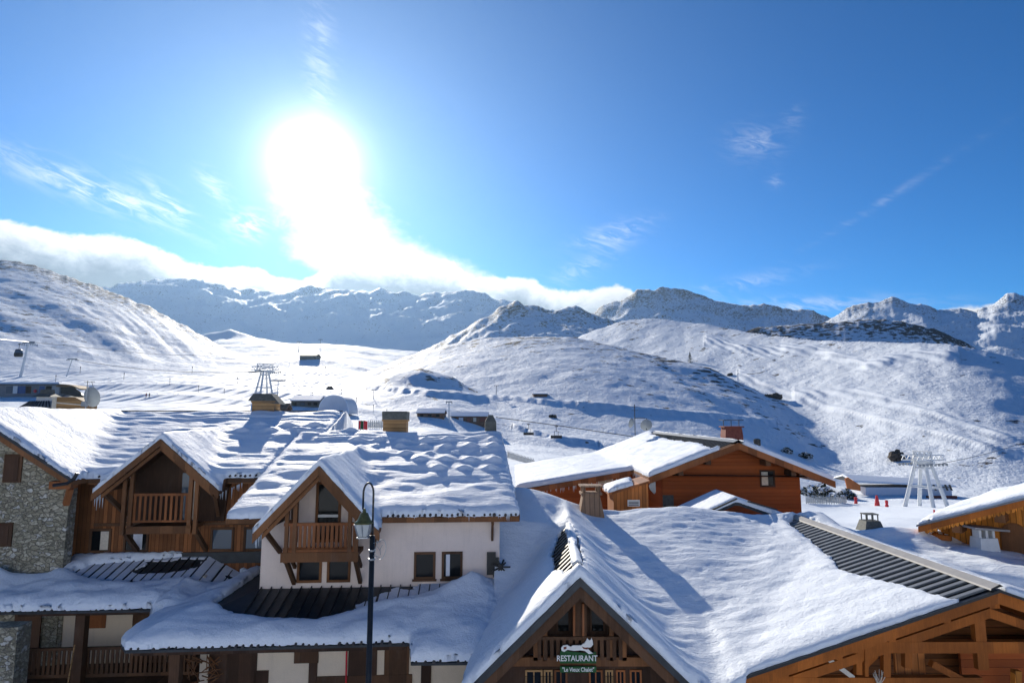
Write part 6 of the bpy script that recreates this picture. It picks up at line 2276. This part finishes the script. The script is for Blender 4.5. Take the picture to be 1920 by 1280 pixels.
def skier(px, pyb, pyt, label, jacket, trousers, dist=60, lean=0.):
    g = ground_hit(px, pyb, dist)
    h = max(1.6, min(2.2, at(px, pyt, g.y).z - g.z))
    s = h / 1.75
    me = bpy.data.meshes.new('body')
    V = [(0, 0, .92), (0, 0, 1.15), (0, 0, 1.40), (0, 0, 1.52), (0, -.01, 1.66), (-.19, 0, 1.42), (-.27, -.04, 1.16), (-.24, -.18, .98), (.19, 0, 1.42), (.27, -.04, 1.16), (.24, -.18, .98),
         (-.10, 0, .88), (-.13, -.05, .48), (-.14, .02, .06), (-.14, -.12, .04), (.10, 0, .88), (.13, -.05, .48), (.14, .02, .06), (.14, -.12, .04)]
    E = [(0, 1), (1, 2), (2, 3), (3, 4), (2, 5), (5, 6), (6, 7), (2, 8), (8, 9), (9, 10), (0, 11), (11, 12), (12, 13), (13, 14), (0, 15), (15, 16), (16, 17), (17, 18)]
    Rr = [.16, .15, .17, .06, .10, .08, .06, .05, .08, .06, .05, .10, .075, .06, .055, .10, .075, .06, .055]
    me.from_pydata([(a * s, b * s, c * s) for a, b, c in V], E, [])
    o = bpy.data.objects.new('tmp', me)
    COL.objects.link(o)
    md = o.modifiers.new('s', 'SKIN')
    for i, v in enumerate(me.skin_vertices[0].data):
        v.radius = (Rr[i] * s, Rr[i] * s)
        v.use_root = i == 0
    o.modifiers.new('u', 'SUBSURF').levels = 1
    dgp = bpy.context.evaluated_depsgraph_get()
    m2 = bpy.data.meshes.new_from_object(o.evaluated_get(dgp))
    bpy.data.objects.remove(o)
    T = Thing('person', label, 'person', tuple(g))
    mb = MB()
    mb.v = [(v.co.x + g.x, v.co.y + g.y, v.co.z + g.z) for v in m2.vertices]
    mb.f = [tuple(p.vertices) for p in m2.polygons]
    bo = T.part('body', mb, trousers, smooth=True)
    jk = MB().lathe(g.x, g.y, [(g.z + .82 * s, .19 * s), (g.z + 1.1 * s, .18 * s), (g.z + 1.38 * s, .21 * s), (g.z + 1.5 * s, .09 * s)], 10)
    T.part('jacket', jk, jacket, bo)
    T.part('helmet', MB().blob((g.x, g.y, g.z + 1.70 * s), .13 * s, seed=3, jag=.02), jacket, bo)
    sk = MB()
    for sx in (-.14, .14):
        sk.box(g.x + (sx - .05) * s, g.x + (sx + .05) * s, g.y - .9 * s, g.y + .8 * s, g.z - .02, g.z + .03)
    T.part('skis', sk, 'iron', bo)
    return T


skier(274, 745, 738, 'small skier in red jacket and black trousers on the bright slope', 'cloth_red', 'cloth_black')
skier(280, 745, 738, 'small skier dressed all in black beside the one in red', 'cloth_black', 'cloth_black')

# coloured flags beside the ridge end
for px, m, lab in ((672, 'red', 'slim red flag next to the brown ridge end'), (676, 'green', 'slim green flag between two red flags beside the brown ridge end'), (681, 'red', 'broad red flag beside the slim green one')):
    Yf = 75.
    b_, t_ = at(px, 806, Yf), at(px, 788, Yf)
    T = Thing('flag', lab, 'flag', (b_.x, Yf, b_.z))
    T.part('pole', MB().tube([(b_.x, Yf, gz(b_.x, Yf) - .3), (b_.x, Yf, t_.z)], .03, 6), 'steel')
    T.part('cloth', MB().loft([[(b_.x + .03, Yf - .01, z), (b_.x + .25, Yf + .06 * math.sin(z * 3), z - .05), (b_.x + (.5 if px == 681 else .3), Yf + .03, z - .1), (b_.x + .25, Yf + .02 + .06 * math.sin(z * 3), z - .05)] for z in np.linspace(b_.z + .1, t_.z, 6)]), m)

# safety nets
def net(name, label, pts, h_px, dist):
    mb, ps = MB(), MB()
    P = [ground_hit(px, py, dist) for px, py in pts]
    hh_ = None
    base = P[0]
    T = Thing(name, label, 'safety net', tuple(base))
    for i in range(len(P) - 1):
        n = 10
        for k in range(n):
            a, b = P[i].lerp(P[i + 1], k / n), P[i].lerp(P[i + 1], (k + 1) / n)
            h = h_px * a.y / 1150.
            mb.loft([[(a.x, a.y - .02, a.z + .1 * h), (a.x, a.y + .02, a.z + .1 * h), (a.x, a.y + .02, a.z + h), (a.x, a.y - .02, a.z + h)], [(b.x, b.y - .02, b.z + .1 * h), (b.x, b.y + .02, b.z + .1 * h), (b.x, b.y + .02, b.z + h), (b.x, b.y - .02, b.z + h)]])
            ps.tube([(a.x, a.y, a.z - .4), (a.x, a.y, a.z + h * 1.25)], .035 * a.y / 60, 5)
    T.part('mesh_panel', mb, M['netting'])
    T.part('posts', ps, 'steel', stuff=True)
    return T


m_, n_, b_ = mat('netting', .8, .2)
b_.inputs['Base Color'].default_value = (.45, .45, .42, 1)
b_.inputs['Alpha'].default_value = .45
M['netting'] = m_
net('safety_net', 'pale safety net along the flat piste below the snowy bushes', [(1512, 944), (1545, 944), (1588, 943)], 12, 60)
net('safety_net', 'pale safety net on the slope between the white house and the orange chalet', [(952, 858), (975, 865), (1003, 873)], 10, 60)
net('safety_net', 'pale safety net behind the coloured flags', [(690, 803), (725, 803)], 12, 70)

# rocks and bushes breaking through the snow
def boulder(px, py, wpx, hpx, label, seed, dist=60, sx=1., m='rock'):
    g = ground_hit(px, py, dist)
    s = g.y / 1150.
    mb = MB()
    rnd = random.Random(seed)
    for i in range(6):
        c = (g.x + rnd.uniform(-.32, .32) * wpx * s, g.y + rnd.uniform(-.3, .3) * wpx * s, g.z + rnd.uniform(-.05, .25) * hpx * s)
        mb.blob(c, .5 * s, (wpx * rnd.uniform(.35, .6), wpx * rnd.uniform(.35, .6), hpx * rnd.uniform(.7, 1.1)), seed * 10 + i, .28)
    solo('boulder', label, 'boulder', mb, m, tuple(g), group=None)


boulder(1684, 862, 30, 22, 'big dark boulder on the slope above the large lift tower', 5)
boulder(1450, 746, 34, 12, 'dark flat boulder below the groomed diagonal piste', 6, 150)
boulder(1370, 703, 14, 6, 'small rock on the crest beyond the lone conifer', 7, 200)
boulder(1036, 783, 14, 9, 'snow-streaked boulder above the lift chairs', 8, 100)
boulder(1098, 832, 10, 6, 'small dark rock near the orange chalet snow edge', 10, 70)
boulder(620, 730, 18, 8, 'dark rock in the snow above the white tent', 11, 150)


def bush(px, py, wpx, hpx, label, seed, dist=50):
    g = ground_hit(px, py, dist)
    s = g.y / 1150.
    rnd = random.Random(seed)
    T = Thing('snowy_bush', label, 'bush', tuple(g))
    lv, sn = MB(), MB()
    for i in range(420):
        a, r = rnd.uniform(0, 6.28), rnd.random() ** .5
        c = Vector((g.x + math.cos(a) * r * wpx * s * .5, g.y + math.sin(a) * r * wpx * s * .4, g.z + rnd.random() * hpx * s * (1.05 - r * .7)))
        d1_ = Vector((rnd.uniform(-1, 1), rnd.uniform(-1, 1), rnd.uniform(-.4, .4))).normalized() * 3.0 * s
        d2_ = Vector((rnd.uniform(-1, 1), rnd.uniform(-1, 1), rnd.uniform(.2, 1))).normalized() * 2.0 * s
        mb = sn if (rnd.random() < .38) else lv
        b0 = len(mb.v)
        mb.v += [tuple(c - d1_ - d2_), tuple(c + d1_ - d2_), tuple(c + d1_ + d2_), tuple(c - d1_ + d2_)]
        mb.f.append((b0, b0 + 1, b0 + 2, b0 + 3))
    st_ = MB()
    for i in range(5):
        st_.tube([(g.x + rnd.uniform(-.3, .3) * wpx * s, g.y, g.z - .4), (g.x + rnd.uniform(-.4, .4) * wpx * s, g.y, g.z + hpx * s * .7)], .7 * s * .4, 5)
    T.part('foliage', lv, 'foliage', stuff=True)
    T.part('snow_load', sn, 'snow', stuff=True)
    T.part('stems', st_, 'wood_black', stuff=True)


bush(1534, 934, 62, 34, 'broad snow-laden dark bush behind the orange chalet eave tip', 21, 50)
bush(1588, 934, 34, 18, 'round dark snowy bush under the orange shed end', 22, 50)
bush(1420, 846, 16, 10, 'small shrub on the snow next to the orange chalet vent pipe', 23, 60)
bush(1510, 858, 22, 10, 'small snow-dusted shrub over the lower eave tip of the orange chalet', 24, 60)
bush(1475, 848, 18, 8, 'low shrub between two others above the orange chalet eave', 25, 60)

# lone conifer on the crest
g = ground_hit(1294, 680, 150)
h = at(1294, 660, g.y).z - g.z
CT = Thing('conifer_tree', 'lone dark conifer on the crest of the middle knoll', 'tree', tuple(g))
CT.part('trunk', MB().tube([(g.x, g.y, g.z - .5), (g.x, g.y, g.z + h * .95)], [h * .03, h * .008], 6), 'wood_black')
cr, rnd = MB(), random.Random(9)
for i in range(420):
    t = rnd.random() ** .8
    r = (1 - t) * h * .30 * rnd.uniform(.5, 1.1) + h * .015
    a = rnd.uniform(0, 6.28)
    c = Vector((g.x + r * math.cos(a), g.y + r * math.sin(a), g.z + h * (.08 + .92 * t) - r * .25))
    d1_ = Vector((math.cos(a), math.sin(a), -.35)) * h * .05
    d2_ = Vector((-math.sin(a), math.cos(a), rnd.uniform(-.3, .3))) * h * .03
    b0 = len(cr.v)
    cr.v += [tuple(c - d1_ - d2_), tuple(c + d1_), tuple(c - d1_ + d2_)]
    cr.f.append((b0, b0 + 1, b0 + 2))
CT.part('crown', cr, 'needle', stuff=True)


# ------------------------------------------------------------------ thin mountain haze
hz = MB().box(-4200, 4600, -70, 5200, -130, 860)
hm = bpy.data.materials.new('haze')
hm.use_nodes = True
hn = NT(hm.node_tree)
hn.n.remove(hn.n['Principled BSDF'])
pv = hn.new('ShaderNodeVolumePrincipled')
pv.inputs['Color'].default_value = (.50, .74, 1.0, 1)
pv.inputs['Density'].default_value = .00004
pv.inputs['Anisotropy'].default_value = .6
hn.l.new(pv.outputs[0], hn.n['Material Output'].inputs['Volume'])
solo('haze', '', '', hz, hm, (0, 0, 0), kind='stuff')
